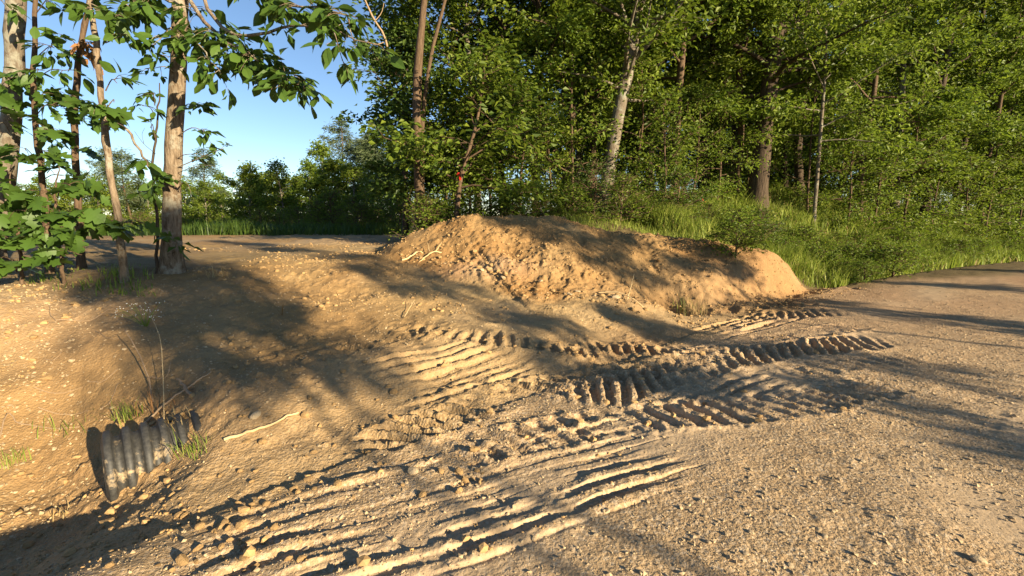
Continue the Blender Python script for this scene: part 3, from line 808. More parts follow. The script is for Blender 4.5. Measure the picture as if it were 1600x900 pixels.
# ------------------------------------------------------------------ the wood
WOOD = [grow(100 + i, H=h, r0=r, base=bs, width=w, limbs=26, leaves=17000, leaf=lf, mat=mt, bark=bk)
        for i, (h, r, bs, w, lf, mt, bk) in enumerate([(15, .15, .16, 2.9, .18, 'leaf', 'bark_dark'), (13, .12, .12, 2.6, .17, 'leaf_bright', 'bark_brown'), (17, .18, .22, 3.3, .18, 'leaf_dark', 'bark_dark'),
                                                       (14, .13, .10, 2.7, .17, 'leaf', 'bark_grey'), (16, .15, .15, 3.1, .17, 'leaf_bright', 'bark_dark')])]
SAP = [grow(120 + i, H=h, r0=.035, base=.06, width=w, limbs=20, leaves=2600, leaf=.13, mat=mt, bark='bark_brown', up=.35, clump=.16)
       for i, (h, w, mt) in enumerate([(4.6, 1.35, 'leaf_bright'), (3.6, 1.2, 'leaf'), (5.5, 1.5, 'leaf_bright')])]
SHRUB = [grow(130 + i, H=h, r0=.02, base=.03, width=w, limbs=22, leaves=1700, leaf=lf, mat=mt, bark='bark_brown', up=.4, clump=.10)
         for i, (h, w, lf, mt) in enumerate([(1.3, .8, .075, 'leaf'), (1.0, .75, .095, 'leaf_bright'), (1.6, .8, .08, 'leaf_dark')])]
FARB = [grow(140 + i, H=h, r0=.14, base=.12, width=w, limbs=22, leaves=4200, leaf=.34, mat=mt, bark='bark_grey', clump=.3)
        for i, (h, w, mt) in enumerate([(9, 2.6, 'leaf'), (7.5, 2.8, 'leaf'), (10, 2.4, 'leaf_bright')])]
PINE = [grow(150 + i, H=h, r0=.16, base=.35, width=w, limbs=26, leaves=5200, leaf=.5, mat='needle', bark='bark_brown', clump=.26, up=.25, lw=.16)
        for i, (h, w) in enumerate([(13, 2.3), (11, 2.0)])]
rw = np.random.default_rng(5)

def spot(u, t):
    """ground point straight along pixel column u at forward distance t"""
    x = (u - 800) / FPX * t / math.cos(PITCH) ; return np.array([x, t, ground_z(x, t)])

def stem_px(px): return np.array([at(*p) for p in px])
def special(name, label, px, radii, bark, seed, **kw):
    P = stem_px(px); b = P[0].copy(); b[2] = ground_z(b[0], b[1]) - .08; P[0] = b
    return plant_tree(grow(seed, trunk=P - b, radii=radii, bark=bark, **kw), name, label, b)

special('twin_stem_tree', 'tall thin reddish brown tree with nearly bare stem at the left end of the mound', [(657, 357, 11.8), (654, 250, 11.8), (651, 150, 11.8), (657, 60, 11.8), (668, -60, 11.8), (675, -260, 12)], [.15, .125, .11, .09, .06, .02], 'bark_brown', 201, base=.80, width=1.6, limbs=10, leaves=1500)
special('twin_stem_tree', 'second thinner stem rising beside the reddish brown tree at the left end of the mound', [(664, 356, 11.9), (660, 300, 11.9), (661, 180, 11.9), (675, 80, 11.9), (700, -20, 11.9), (720, -160, 12)], [.07, .06, .05, .045, .035, .01], 'bark_brown', 202, base=.82, width=1.2, limbs=7, leaves=700)
oak = special('oak_tree', 'large grey trunk leaning right with a forked branch above the middle of the mound', [(943, 325, 13.6), (952, 260, 13.6), (968, 170, 13.6), (985, 90, 13.6), (1000, -20, 13.6), (1010, -200, 13.8)], [.24, .20, .18, .165, .14, .04], 'bark_grey', 203, base=.42, width=3.0, limbs=20, leaves=9000)
def add_limb(root, px, r0, r1, bark):
    P = spline([at(*q) for q in px], 12) - np.array(root.location); P[1:-1] += np.random.default_rng(7).normal(0, .02, (10, 3))
    lb = Builder(); tube(lb, P, np.linspace(r0, r1, 12), 8); lb.obj('limb', M[bark], root, True)
add_limb(oak, [(1000, 45, 13.6), (1020, 32, 13.4), (1048, 18, 13.3), (1066, -5, 13.2), (1090, -60, 13.0)], .10, .05, 'bark_grey')
special('oak_tree', 'thick dark trunk leaning slightly right on the bank right of the mound', [(1184, 306, 15.6), (1190, 240, 15.6), (1199, 160, 15.6), (1212, 70, 15.6), (1225, -20, 15.6), (1240, -220, 15.8)], [.33, .28, .25, .22, .19, .05], 'bark_dark', 204, base=.40, width=3.6, limbs=22, leaves=11000)
special('broadleaf_tree', 'dark leafy tree whose dense foliage hangs to the ground left of the reddish brown stem', [(632, 352, 13.2), (634, 240, 13.2), (630, 140, 13.2), (625, 60, 13.2)], [.09, .07, .05, .01], 'bark_dark', 205, base=.10, width=1.25, limbs=26, leaves=6500, mat='leaf_dark', clump=.16)
special('forked_tree', 'small slanting forked stem rising behind the top of the mound', [(708, 348, 11.4), (716, 310, 11.4), (722, 270, 11.5), (745, 190, 11.6), (760, 90, 11.6)], [.07, .06, .05, .04, .01], 'bark_brown', 206, base=.35, width=1.8, limbs=16, leaves=4200, mat='leaf')
b = special('thin_tree', 'thin pale stemmed tree in front of the wood right of the thick dark trunk', [(1274, 325, 15.0), (1278, 260, 15.0), (1284, 180, 15.0), (1290, 90, 15.0), (1290, -60, 15.0)], [.06, .055, .05, .04, .012], 'bark_grey', 207, base=.35, width=2.2, limbs=18, leaves=5500, mat='leaf_bright')

HIGH = [grow(115 + i, H=h, r0=r, base=bs, width=w, limbs=24, leaves=14000, leaf=lf, mat=mt, bark=bk)
        for i, (h, r, bs, w, lf, mt, bk) in enumerate([(15, .16, .20, 3.0, .18, 'leaf', 'bark_dark'), (16, .14, .22, 2.9, .18, 'leaf_bright', 'bark_brown')])]
def snag():
    b = empty('dead_branch', at(622, 120, 12.9)); tag(b, 'pale dead branch sticking up left out of the dark leafy tree', 'branch')
    o = np.array(b.location); L = Builder(); tube(L, spline([at(*q) for q in [(622, 120, 12.9), (609, 88, 12.7), (600, 55, 12.5), (583, 28, 12.4), (566, -10, 12.2)]], 10) - o, np.linspace(.035, .02, 10) , 7, True, .1, np.random.default_rng(3)); L.obj('stem', M['stick'], b, True)
    for q in ([(600, 66, 12.5), (585, 70, 12.4), (570, 62, 12.3)], [(585, 34, 12.4), (596, 20, 12.4), (600, 4, 12.4)]):
        L = Builder(); tube(L, spline([at(*k) for k in q], 6) - o, np.linspace(.012, .005, 6), 5); L.obj('twig', M['stick'], b, True)
snag()
def wood():
    front = [(722, 15.5, 1, .85), (752, 14.2, 3, .85), (790, 15.5, 0, .95), (838, 14.6, 4, .8), (874, 15.5, 2, .9), (918, 17, 0, 1.0), (1010, 16.5, 1, .95), (1048, 15.2, 3, .9), (1088, 18, 2, 1.0), (1138, 16.5, 4, .9),
             (1240, 18, 0, 1.0), (1330, 17.5, 1, .95), (1382, 19.5, 3, 1.0), (1430, 18.5, 4, .95), (1478, 21, 0, 1.05), (1522, 19.8, 1, .95), (1560, 22.5, 3, 1.0), (1598, 21.5, 4, 1.0), (1650, 23, 2, 1.1), (1720, 24, 1, 1.0)]
    k = 0
    for u, t, pr, sc in front:
        p = spot(u, t)
        if k < 18: lab = 'leafy tree in the front row of the wood, %s from the left' % ORD[k]
        else: lab = ('dark' if k == 18 else 'bright') + ' leafy tree at the road end of the wood, past the right edge'
        plant_tree(HIGH[k % 2] if 860 < u < 1300 else WOOD[pr], 'woodland_tree', lab, p - np.array([0, 0, .1]), rw.uniform(0, 6.28), sc * rw.uniform(.94, 1.06), group='trees in the front row of the wood'); k += 1
    deep = []
    for i in range(46):
        for _ in range(30):
            t = rw.uniform(19, 46); u = rw.uniform(675, 1790) if t < 30 else rw.uniform(720, 1760)
            x = (u - 800) / FPX * t
            d, a = road_da(np.array([x]), np.array([t]))
            if d[0] < 9 or (t > 23 and u < 880): continue
            if all(math.hypot(x - q[0], t - q[1]) > 2.3 for q in deep): deep.append((x, t)); break
    deep.sort(key=lambda q: q[0] / q[1])
    for i, (x, t) in enumerate(deep):
        plant_tree(WOOD[int(rw.integers(0, 5))], 'woodland_tree', 'tree deep in the wood behind the front row, %s from the left' % ORD[i],
                   (x, t, ground_z(x, t) - .1), rw.uniform(0, 6.28), rw.uniform(.9, 1.15), group='trees deep in the wood')
    for i in range(26):
        u = 690 + i * 38 + rw.uniform(-12, 12); t = rw.uniform(22, 34); x = (u - 800) / FPX * t
        if road_da(np.array([x]), np.array([t]))[0][0] < 9: t = 24.0 + .5 * i; x = (u - 800) / FPX * t
        plant_tree(SAP[i % 3], 'understory_sapling', 'dim undergrowth sapling far back between the trunks of the wood, %s from the left' % ORD[i], (x, t, ground_z(x, t) - .1), rw.uniform(0, 6.28), rw.uniform(.8, 1.25), 'sapling', 'undergrowth far back in the wood')
    us = [(858, 13.4), (895, 13.8), (990, 14.4), (1075, 14.6), (1110, 16.0), (1155, 17.5), (1250, 15.8), (700, 12.8), (735, 12.6), (770, 13.0), (815, 12.6), (1030, 13.2), (1310, 15.4), (1350, 15.8), (1400, 16.6), (1440, 17.0), (1490, 17.6), (1530, 18.2), (1575, 19.0), (1620, 19.6)]
    for i, (u, t) in enumerate(sorted(us)):
        p = spot(u, t)
        plant_tree(SAP[i % 3], 'understory_sapling', 'slim young leafy sapling at the front edge of the wood, %s from the left' % ORD[i], p - np.array([0, 0, .05]), rw.uniform(0, 6.28), rw.uniform(.7, 1.1), 'sapling', 'saplings along the edge of the wood')
    sh = [(668, 11.3), (690, 11.6), (800, 12.0), (850, 11.9), (890, 12.0), (925, 12.2), (965, 11.9), (1010, 12.2), (1050, 12.3), (1100, 12.6), (1140, 12.4), (1180, 12.2), (1205, 11.6), (1230, 12.4), (1262, 13.6), (1300, 14.0), (1340, 14.4), (1385, 15.0), (1430, 15.4), (1470, 16.2), (1515, 16.6), (1555, 17.4), (1595, 17.8)]
    for i, (u, t) in enumerate(sh):
        p = spot(u, t)
        plant_tree(SHRUB[1 if u > 1200 else i % 3], 'shrub', 'low leafy shrub along the top of the bank, %s from the left' % ORD[i], p - np.array([0, 0, .04]), rw.uniform(0, 6.28), rw.uniform(.55, .95) if u < 1230 else rw.uniform(.35, .6), 'shrub', 'low shrubs along the top of the bank')
wood()

# ------------------------------------------------------------------ far trees and scrub beyond the clearing
def far_side():
    far = [(300, 74, 'B', 1, .95), (330, 84, 'P', 0, .95), (322, 66, 'B', 0, .75), (352, 80, 'B', 1, .75), (210, 70, 'P', 1, .95), (185, 78, 'P', 0, .9), (240, 74, 'B', 1, .9), (160, 66, 'B', 0, .8), (120, 70, 'B', 1, .75), (70, 76, 'B', 0, .75), (30, 70, 'P', 1, .75),
           (398, 52, 'B', 0, .78), (392, 60, 'B', 0, .8), (425, 56, 'B', 1, .85), (445, 48, 'B', 0, .72), (470, 58, 'B', 1, .85), (490, 50, 'B', 2, .68), (510, 56, 'B', 2, .95), (532, 52, 'B', 1, .92), (545, 62, 'P', 0, .98), (556, 50, 'B', 1, .85), (572, 66, 'P', 1, 1.05), (590, 62, 'P', 0, .86), (602, 58, 'P', 1, .95), (615, 46, 'B', 1, .7), (640, 40, 'B', 0, .7)]
    far += [(20 + 31 * i + float(rw.uniform(-9, 9)), float(rw.uniform(88, 120)), 'B', i % 3, float(rw.uniform(.75, 1.05))) for i in range(20)]
    far.sort()
    cb = cp = 0
    for u, t, kd, pr, sc in far:
        x = (u - 800) / FPX * t; p = np.array([x, t, ground_z(x, t) - .2])
        if kd == 'P':
            plant_tree(PINE[pr], 'pine_tree', 'hazy pale needled pine on the far side of the clearing, %s pine from the left' % ORD[cp], p, rw.uniform(0, 6.28), sc * 1.22, 'tree', 'pines beyond the clearing'); cp += 1
        else:
            plant_tree(FARB[pr], 'distant_tree', 'small leafy tree on the far side of the clearing, %s from the left' % ORD[cb], p, rw.uniform(0, 6.28), sc * 1.18, 'tree', 'leafy trees beyond the clearing'); cb += 1
    k = 0
    for i in range(34):
        u = 20 + i * 18.5 + rw.uniform(-6, 6); t = rw.uniform(19, 27) if u > 480 else rw.uniform(23, 34)
        x = (u - 800) / FPX * t
        plant_tree(SHRUB[[0, 1, 0][i % 3]], 'scrub_bush', 'dark scrubby bush along the back of the clearing, %s from the left' % ORD[k], (x, t, ground_z(x, t) - .1), rw.uniform(0, 6.28), rw.uniform(.55, 1.0) if u < 500 else rw.uniform(.8, 1.35), 'bush', 'bushes along the back of the clearing'); k += 1
far_side()
#@@PART2_END
# ------------------------------------------------------------------ trees across the road, behind the viewer (their long shadows lie over the road)
SHADE = [grow(170 + i, H=h, r0=.035, base=bs, width=w, limbs=26, leaves=n, leaf=.14, mat='leaf', bark='bark_brown', clump=.14)
         for i, (h, bs, w, n) in enumerate([(6.3, .62, .80, 3600), (8.5, .12, .72, 5200), (3.6, .10, 1.0, 3600)])]
def shade_row():
    rows = [(1.36, 10.6, 0, .96, 'narrow tree with high crown'), (2.05, 11.0, 0, 1.0, 'close twin of the high crowned tree'), (8.0, 11.0, 0, 1.0, 'second narrow tree with high crown'), (4.35, 10.5, 1, .9, 'narrow tree leafy to the ground'), (5.9, 9.0, 0, .5, 'smallest slender tree'),
            (9.3, 11.0, 1, 1.15, 'taller narrow tree'), (13.6, 10.0, 2, .75, 'low broad tree'), (18.4, 10.0, 2, .72, 'low broad tree at the far end')]
    for q, s, pr, sc, lab in rows:
        x, y = q * .643 + s * .766, q * .766 - s * .643
        plant_tree(SHADE[pr], 'roadside_tree', lab + ' across the road, throwing shade over the gravel', (x, y, ground_z(x, y) - .1), rw.uniform(0, 6.28), sc, 'tree', 'trees across the road')
shade_row()

# ------------------------------------------------------------------ grass
def blades(P, h, w, lean, rng):
    """P (n,3) roots; three-triangle curved blades"""
    n = len(P); az = rng.uniform(0, 2 * np.pi, n); d = np.stack([np.cos(az), np.sin(az), np.zeros(n)], 1)
    s = np.stack([-d[:, 1], d[:, 0], np.zeros(n)], 1) * (w / 2)[:, None]
    up = np.array([0, 0, 1.]); L = (lean * h)[:, None]
    m = P + up * (h * .6)[:, None] + d * L * .35; t = P + up * (h * .97)[:, None] + d * L
    V = np.stack([P - s, P + s, m + s * .75, m - s * .75, t], 1).reshape(-1, 3)
    i = np.arange(n)[:, None] * 5
    return V, i + np.array([[2, 3, 4]]), i + np.array([[0, 1, 2, 3]])
def edge_xy(a, d):
    x = np.interp(a, _el, EDGE[:, 0]); y = np.interp(a, _el, EDGE[:, 1])
    tx = np.interp(a + .4, _el, EDGE[:, 0]) - x; ty = np.interp(a + .4, _el, EDGE[:, 1]) - y; l = np.hypot(tx, ty)
    return x - ty / l * d, y + tx / l * d
def grass_mass(name, label, X, Y, hh, mat, rng, wid=.010, sink=.03):
    P = np.stack([X, Y, height(X, Y) - sink], 1); n = len(X); r = np.hypot(X, Y)
    h = hh * rng.uniform(.55, 1.25, n) * (.8 + .35 * fbm(X * .7, Y * .7, 77, 2)); w = wid * rng.uniform(.6, 1.3, n) * np.clip(r / 9, 1, 2.6)
    V, T, Q = blades(P, h, w, rng.uniform(.15, .75, n), rng)
    o = link(bpy.data.objects.new(name, build_mesh(name, V, [T, Q], M[mat]))); tag(o, label, 'grass', kind='stuff'); return o
def clumped(a0, a1, d0, d1, n, rng, sig=.12):
    k = n // 14; u = rng.uniform(0, 1, k); ca = a0 + (a1 - a0) * u ** 1.6; cd = rng.uniform(d0, d1, k)
    a = np.repeat(ca, 14) + rng.normal(0, sig, k * 14); d = np.repeat(cd, 14) + rng.normal(0, sig, k * 14)
    keep = d > .12
    return edge_xy(a[keep], d[keep])
def grasses():
    rng = np.random.default_rng(9)
    X, Y = clumped(10.2, 40, .15, 7.5, 62000, rng); k = mound(X, Y)[1] > 1.1; X, Y = X[k], Y[k]
    bare = gp(1335, 388); k = (np.hypot((X - bare[0]) / 1.5, (Y - bare[1]) / .8) > 1) | (rng.uniform(0, 1, len(X)) < .25); X, Y = X[k], Y[k]
    grass_mass('verge_grass', 'tall green grass and weeds covering the roadside bank', X, Y, .60, 'grass', rng, .014)
    X, Y = clumped(10.2, 34, .15, 6.5, 12000, rng); k = mound(X, Y)[1] > 1.1
    grass_mass('dry_grass', 'dry straw coloured grass scattered through the roadside bank', X[k], Y[k], .38, 'straw', rng)
    # behind the crest of the mound
    t = rng.uniform(10.2, 15.5, 15000); u = rng.uniform(760, 1330, 15000); X = (u - 800) / FPX * t; Y = t
    k = (Y > np.interp(X, CREST[:, 0], CREST[:, 1]) + .15 + .25 * fbm(X * 1.5, Y * 1.5, 7, 2)) & (X > .9 + .4 * fbm(X, Y, 8, 2)) & (fbm(X * 1.2, Y * 1.2, 5, 2) > -.35); X, Y = X[k], Y[k]
    grass_mass('woodland_grass', 'grass growing under the trees behind the mound', X, Y, .30, 'grass', rng)
    n = 20000; t = rng.uniform(16.8, 27, n); u = rng.uniform(-40, 640, n); X = (u - 800) / FPX * t
    grass_mass('scrub_grass', 'tall dark green weeds at the back of the clearing', X, t, .5, 'leaf_dark', rng, .014)
    n = 900; t = rng.uniform(5.3, 7.2, n); u = rng.uniform(-40, 235, n); X = (u - 800) / FPX * t
    k = fbm(X * 2, t * 2, 6, 2) > .05
    grass_mass('tree_foot_grass', 'sparse green plants around the feet of the left trees', X[k], t[k], .16, 'grass', rng, .012)
grasses()

def tuft(name, label, px, n, h, mat, spread, cat='grass tuft', group=None, seed=0):
    rng = np.random.default_rng(seed + 300); c = gp(*px); c[2] = ground_z(c[0], c[1]) - .015
    P = np.zeros((n, 3)); P[:, :2] = rng.normal(0, spread, (n, 2))
    V, T, Q = blades(P, h * rng.uniform(.5, 1.2, n), np.full(n, .006) * rng.uniform(.6, 1.3, n), rng.uniform(.2, 1.1, n), rng)
    o = link(bpy.data.objects.new(name, build_mesh(name, V, [T, Q], M[mat]))); o.location = c; tag(o, label, cat, group)
tuft('grass_tuft', 'green grass tuft growing on the bank just above the black pipe', (205, 655), 60, .16, 'grass', .05, seed=1)
tuft('grass_tuft', 'small green grass tuft low at the left edge beside the ditch', (25, 728), 34, .13, 'grass', .03, seed=2)
tuft('grass_tuft', 'green weedy tuft where the black pipe enters the soil', (308, 706), 46, .13, 'grass', .05, seed=3)
tuft('grass_tuft', 'thin sprawling grass tuft on the bank left of the pipe', (110, 672), 26, .16, 'grass', .09, seed=4)
tuft('dry_grass_tuft', 'yellowing dry weed clump beside the far pipe end below the mound', (1085, 490), 90, .34, 'straw', .15, seed=5)
tuft('dry_grass_tuft', 'greenish weed clump among the dry grass below the mound', (1065, 488), 40, .3, 'grass', .12, seed=6)
tuft('dry_grass_tuft', 'wisp of dry grass on the dirt right of the straight tree', (335, 432), 24, .22, 'straw', .05, seed=7)
tuft('grass_tuft', 'tuft of green weeds at the foot of the slender pale sapling', (195, 428), 50, .22, 'grass', .1, seed=8)
tuft('grass_tuft', 'bright green leafy tuft under the left saplings', (65, 442), 60, .2, 'leaf_bright', .1, seed=9)
tuft('dry_grass_tuft', 'withered brown stalk standing alone in the driveway', (440, 492), 9, .22, 'leaf_brown', .012, seed=10)
tuft('dry_grass_tuft', 'small dry tuft at the bottom of the ditch below the pipe', (95, 812), 14, .09, 'straw', .03, seed=11)
tuft('dry_grass_tuft', 'dead brown weeds on the bank right above the pipe', (245, 640), 34, .2, 'leaf_brown', .07, seed=12)
tuft('dry_grass_tuft', 'dead tangled weeds hanging over the buried end of the pipe', (285, 672), 40, .16, 'straw', .06, seed=13)

# leafy weeds on the roadside bank
def weeds():
    rng = np.random.default_rng(12); k = 0
    pts = []
    for u, v in [(1150, 400), (1195, 372), (1215, 395), (1235, 415), (1255, 395), (1270, 425), (1290, 405), (1300, 435), (1330, 428), (1350, 440), (1370, 415), (1395, 432), (1420, 425), (1450, 420), (1475, 412), (1500, 408), (1530, 405), (1565, 400), (1585, 392), (1410, 400), (1460, 395), (1520, 388)]:
        p = gp(u, v)
        pts.append(p)
    pts.sort(key=lambda p: p[0] / p[1])
    for i, p in enumerate(pts):
        plant_tree(SHRUB[1], 'leafy_weed', 'leafy green weed in the grass of the roadside bank, %s from the left' % ORD[i], (p[0], p[1], ground_z(p[0], p[1]) - .02), rng.uniform(0, 6.28), rng.uniform(.4, .75), 'weed', 'leafy weeds on the roadside bank')
weeds()

# flowers
def flower_mesh():
    b = Builder(); n = 9
    for k in range(n):
        a = k * 2 * math.pi / n; d = np.array([math.cos(a), math.sin(a), .12]); s = np.array([-math.sin(a), math.cos(a), 0])
        b.add([d * .1, d * .6 + s * .2, d * 1.0, d * .6 - s * .2], [[0, 1, 2], [0, 2, 3]])
    return b.mesh('petals', M['yellow'])
def flowers():
    pet = flower_mesh(); rng = np.random.default_rng(4)
    st = Builder(); tube(st, [(0, 0, 0), (.01, .0, .25), (.0, .015, .5)], [.006, .005, .004], 5); stem = st.mesh('stem', M['grass'], True)
    cb = Builder(); tube(cb, [(0, 0, 0), (0, 0, .01), (0, 0, .018)], [.35, .3, .12], 8); 
    pts = [(1287, 392), (1291, 401), (1540, 379), (1576, 376), (1542, 387), (1532, 372), (1556, 366), (1578, 360)]
    labs = ['upper of two yellow flowers near the right end of the mound', 'lower of two yellow flowers near the right end of the mound', 'larger yellow flower in the grass near the right edge', 'rightmost large yellow flower in the tall roadside grass',
            'yellow flower low in the right hand grass', 'small yellow flower left of the others in the right hand grass', 'small yellow flower high in the right hand grass', 'topmost yellow flower at the right edge of the grass']
    for (u, v), lab in zip(pts, labs):
        p = gp(u, v + 6); z = ground_z(p[0], p[1]); top = at(u, v, p[1])[2] - z; top = max(.35, top)
        r = empty('yellow_flower', (p[0], p[1], z - .02)); tag(r, lab, 'flower', 'yellow flowers on the bank')
        o = link(bpy.data.objects.new('stem', stem), r); o.scale = (1, 1, top / .5)
        o = link(bpy.data.objects.new('petals', pet), r); o.location = (0, .015, top); o.scale = (.048, .048, .048); o.rotation_euler = (rng.uniform(.3, .9), rng.uniform(-.4, .4), 0)
    p = gp(228, 512); z = ground_z(p[0], p[1]); r = empty('white_wildflower', (p[0], p[1], z - .02)); tag(r, 'airy white wildflower sprig on the shaded bank above the pipe', 'flower')
    sb = Builder(); hb = Builder()
    for k in range(26):
        a = rng.uniform(0, 6.28); e = np.array([math.cos(a) * rng.uniform(.02, .26) - .06, math.sin(a) * rng.uniform(.02, .2), rng.uniform(.10, .26)])
        tube(sb, spline([(0, 0, 0), e * .5 + np.array([0, 0, .04]), e], 5), np.linspace(.0025, .0012, 5), 3)
        for q in range(2):
            c = e + rng.normal(0, .012, 3); m = np.array([[1, 0, 0], [-1, 0, 0], [0, 1, 0], [0, -1, 0], [0, 0, .7], [0, 0, -.7]]) * .0065 + c
            hb.add(m, [[0, 2, 4], [2, 1, 4], [1, 3, 4], [3, 0, 4], [2, 0, 5], [1, 2, 5], [3, 1, 5], [0, 3, 5]])
    sb.obj('stems', M['grass'], r); o = hb.obj('flower_heads', M['white'], r); o['kind'] = 'stuff'
flowers()

# ------------------------------------------------------------------ stones, clods, gravel, sticks
def ico():
    t = (1 + 5 ** .5) / 2
    V = unit(np.array([(-1, t, 0), (1, t, 0), (-1, -t, 0), (1, -t, 0), (0, -1, t), (0, 1, t), (0, -1, -t), (0, 1, -t), (t, 0, -1), (t, 0, 1), (-t, 0, -1), (-t, 0, 1)], float))
    F = np.array([(0, 11, 5), (0, 5, 1), (0, 1, 7), (0, 7, 10), (0, 10, 11), (1, 5, 9), (5, 11, 4), (11, 10, 2), (10, 7, 6), (7, 1, 8), (3, 9, 4), (3, 4, 2), (3, 2, 6), (3, 6, 8), (3, 8, 9), (4, 9, 5), (2, 4, 11), (6, 2, 10), (8, 6, 7), (9, 8, 1)])
    return V, F
def lump(name, mat, seed, flat=.65, jag=.2):
    rng = np.random.default_rng(seed); V, F = ico()
    mid = {}; V = list(V); F2 = []
    def m(a, b):
        k = (min(a, b), max(a, b))
        if k not in mid: mid[k] = len(V); V.append(unit((V[a] + V[b]) / 2))
        return mid[k]
    for a, b, c in F:
        x, y, z = m(a, b), m(b, c), m(c, a); F2 += [(a, x, z), (b, y, x), (c, z, y), (x, y, z)]
    V = np.array(V); V = V * (1 + rng.normal(0, jag * .5, (len(V), 1))) * (1 + rng.normal(0, jag, 3)); V[:, 2] *= flat
    return build_mesh(name, V * .5, [np.array(F2)], M[mat], False)
STONES = [lump('stone', 'stone', 400 + i, .55, .16) for i in range(4)]
CLODS = [lump('clod', 'clod', 410 + i, .7, .22) for i in range(4)]
def lay(me, name, label, cat, group, p, size, rng, sink=.25):
    o = link(bpy.data.objects.new(name, me)); o.location = (p[0], p[1], ground_z(p[0], p[1]) + size * (.28 - sink * .5))
    o.scale = (size * rng.uniform(.8, 1.3), size * rng.uniform(.8, 1.2), size * rng.uniform(.8, 1.1)); o.rotation_euler = (rng.uniform(-.4, .4), rng.uniform(-.4, .4), rng.uniform(0, 6.28))
    tag(o, label, cat, group)
def stones():
    rng = np.random.default_rng(21)
    named = [((1322, 441), .14, 'pale rock at the edge of the gravel road in front of the grass'), ((112, 567), .055, 'pale pebble on the sunlit left bank above the ditch'), ((400, 655), .06, 'flat tan stone beside the pale stick in the driveway'),
             ((962, 464), .12, 'pale stone at the foot of the mound left of the far pipe end'), ((1528, 878), .06, 'dark stone in the gravel at the lower right corner'), ((645, 738), .07, 'reddish lump of rock in the shaded tracks below the driveway'), ((1240, 384), .12, 'pale stone on the crest of the mound near the grass')]
    for i, (px, s, lab) in enumerate(named): lay(STONES[i % 4], 'stone', lab, 'stone', None, gp(*px), s, rng)
    for i in range(46):
        u, v = rng.uniform(0, 330), rng.uniform(455, 640); lay(STONES[i % 4], 'stone', 'small pale stone half buried in the left bank', 'stone', 'small stones in the left bank', gp(u, v), min(.034, .012 * math.exp(rng.exponential(.5))), rng)
    for i in range(60):
        u, v = rng.uniform(700, 1600), rng.uniform(600, 890); lay(STONES[i % 4], 'stone', 'small pale loose stone lying on the gravel road', 'stone', 'loose stones on the gravel road', gp(u, v), rng.uniform(.012, .028), rng)
    for i in range(70):
        u = rng.uniform(640, 1010); v = np.interp(u, [640, 760, 830, 1010], [408, 420, 442, 478]) + rng.normal(0, 9)
        lay((CLODS + STONES)[i % 5], 'dirt_clod', 'crumbled dirt clod along the toe of the mound', 'clod', 'clods along the toe of the mound', gp(u, v), rng.uniform(.03, .10), rng)
    for i in range(90):
        u, v = rng.uniform(330, 760), rng.uniform(520, 790); lay(CLODS[i % 4], 'dirt_clod', 'dirt clod on the churned driveway', 'clod', 'clods on the churned driveway', gp(u, v), rng.uniform(.015, .06), rng)
    for i in range(60):
        u, v = rng.uniform(20, 480), rng.uniform(775, 895); lay(CLODS[i % 4], 'dirt_clod', 'dirt clod beside the ditch in the lower left corner', 'clod', 'clods beside the ditch', gp(u, v), rng.uniform(.015, .05), rng)
    for i in range(50):
        u = rng.uniform(660, 1230); v = np.interp(u, [660, 740, 900, 1100, 1230], [372, 352, 362, 385, 430]) + rng.uniform(0, 50)
        lay(CLODS[i % 4], 'dirt_clod', 'dirt clod on the face of the mound', 'clod', 'clods on the mound face', gp(u, v), rng.uniform(.03, .09), rng)
stones()

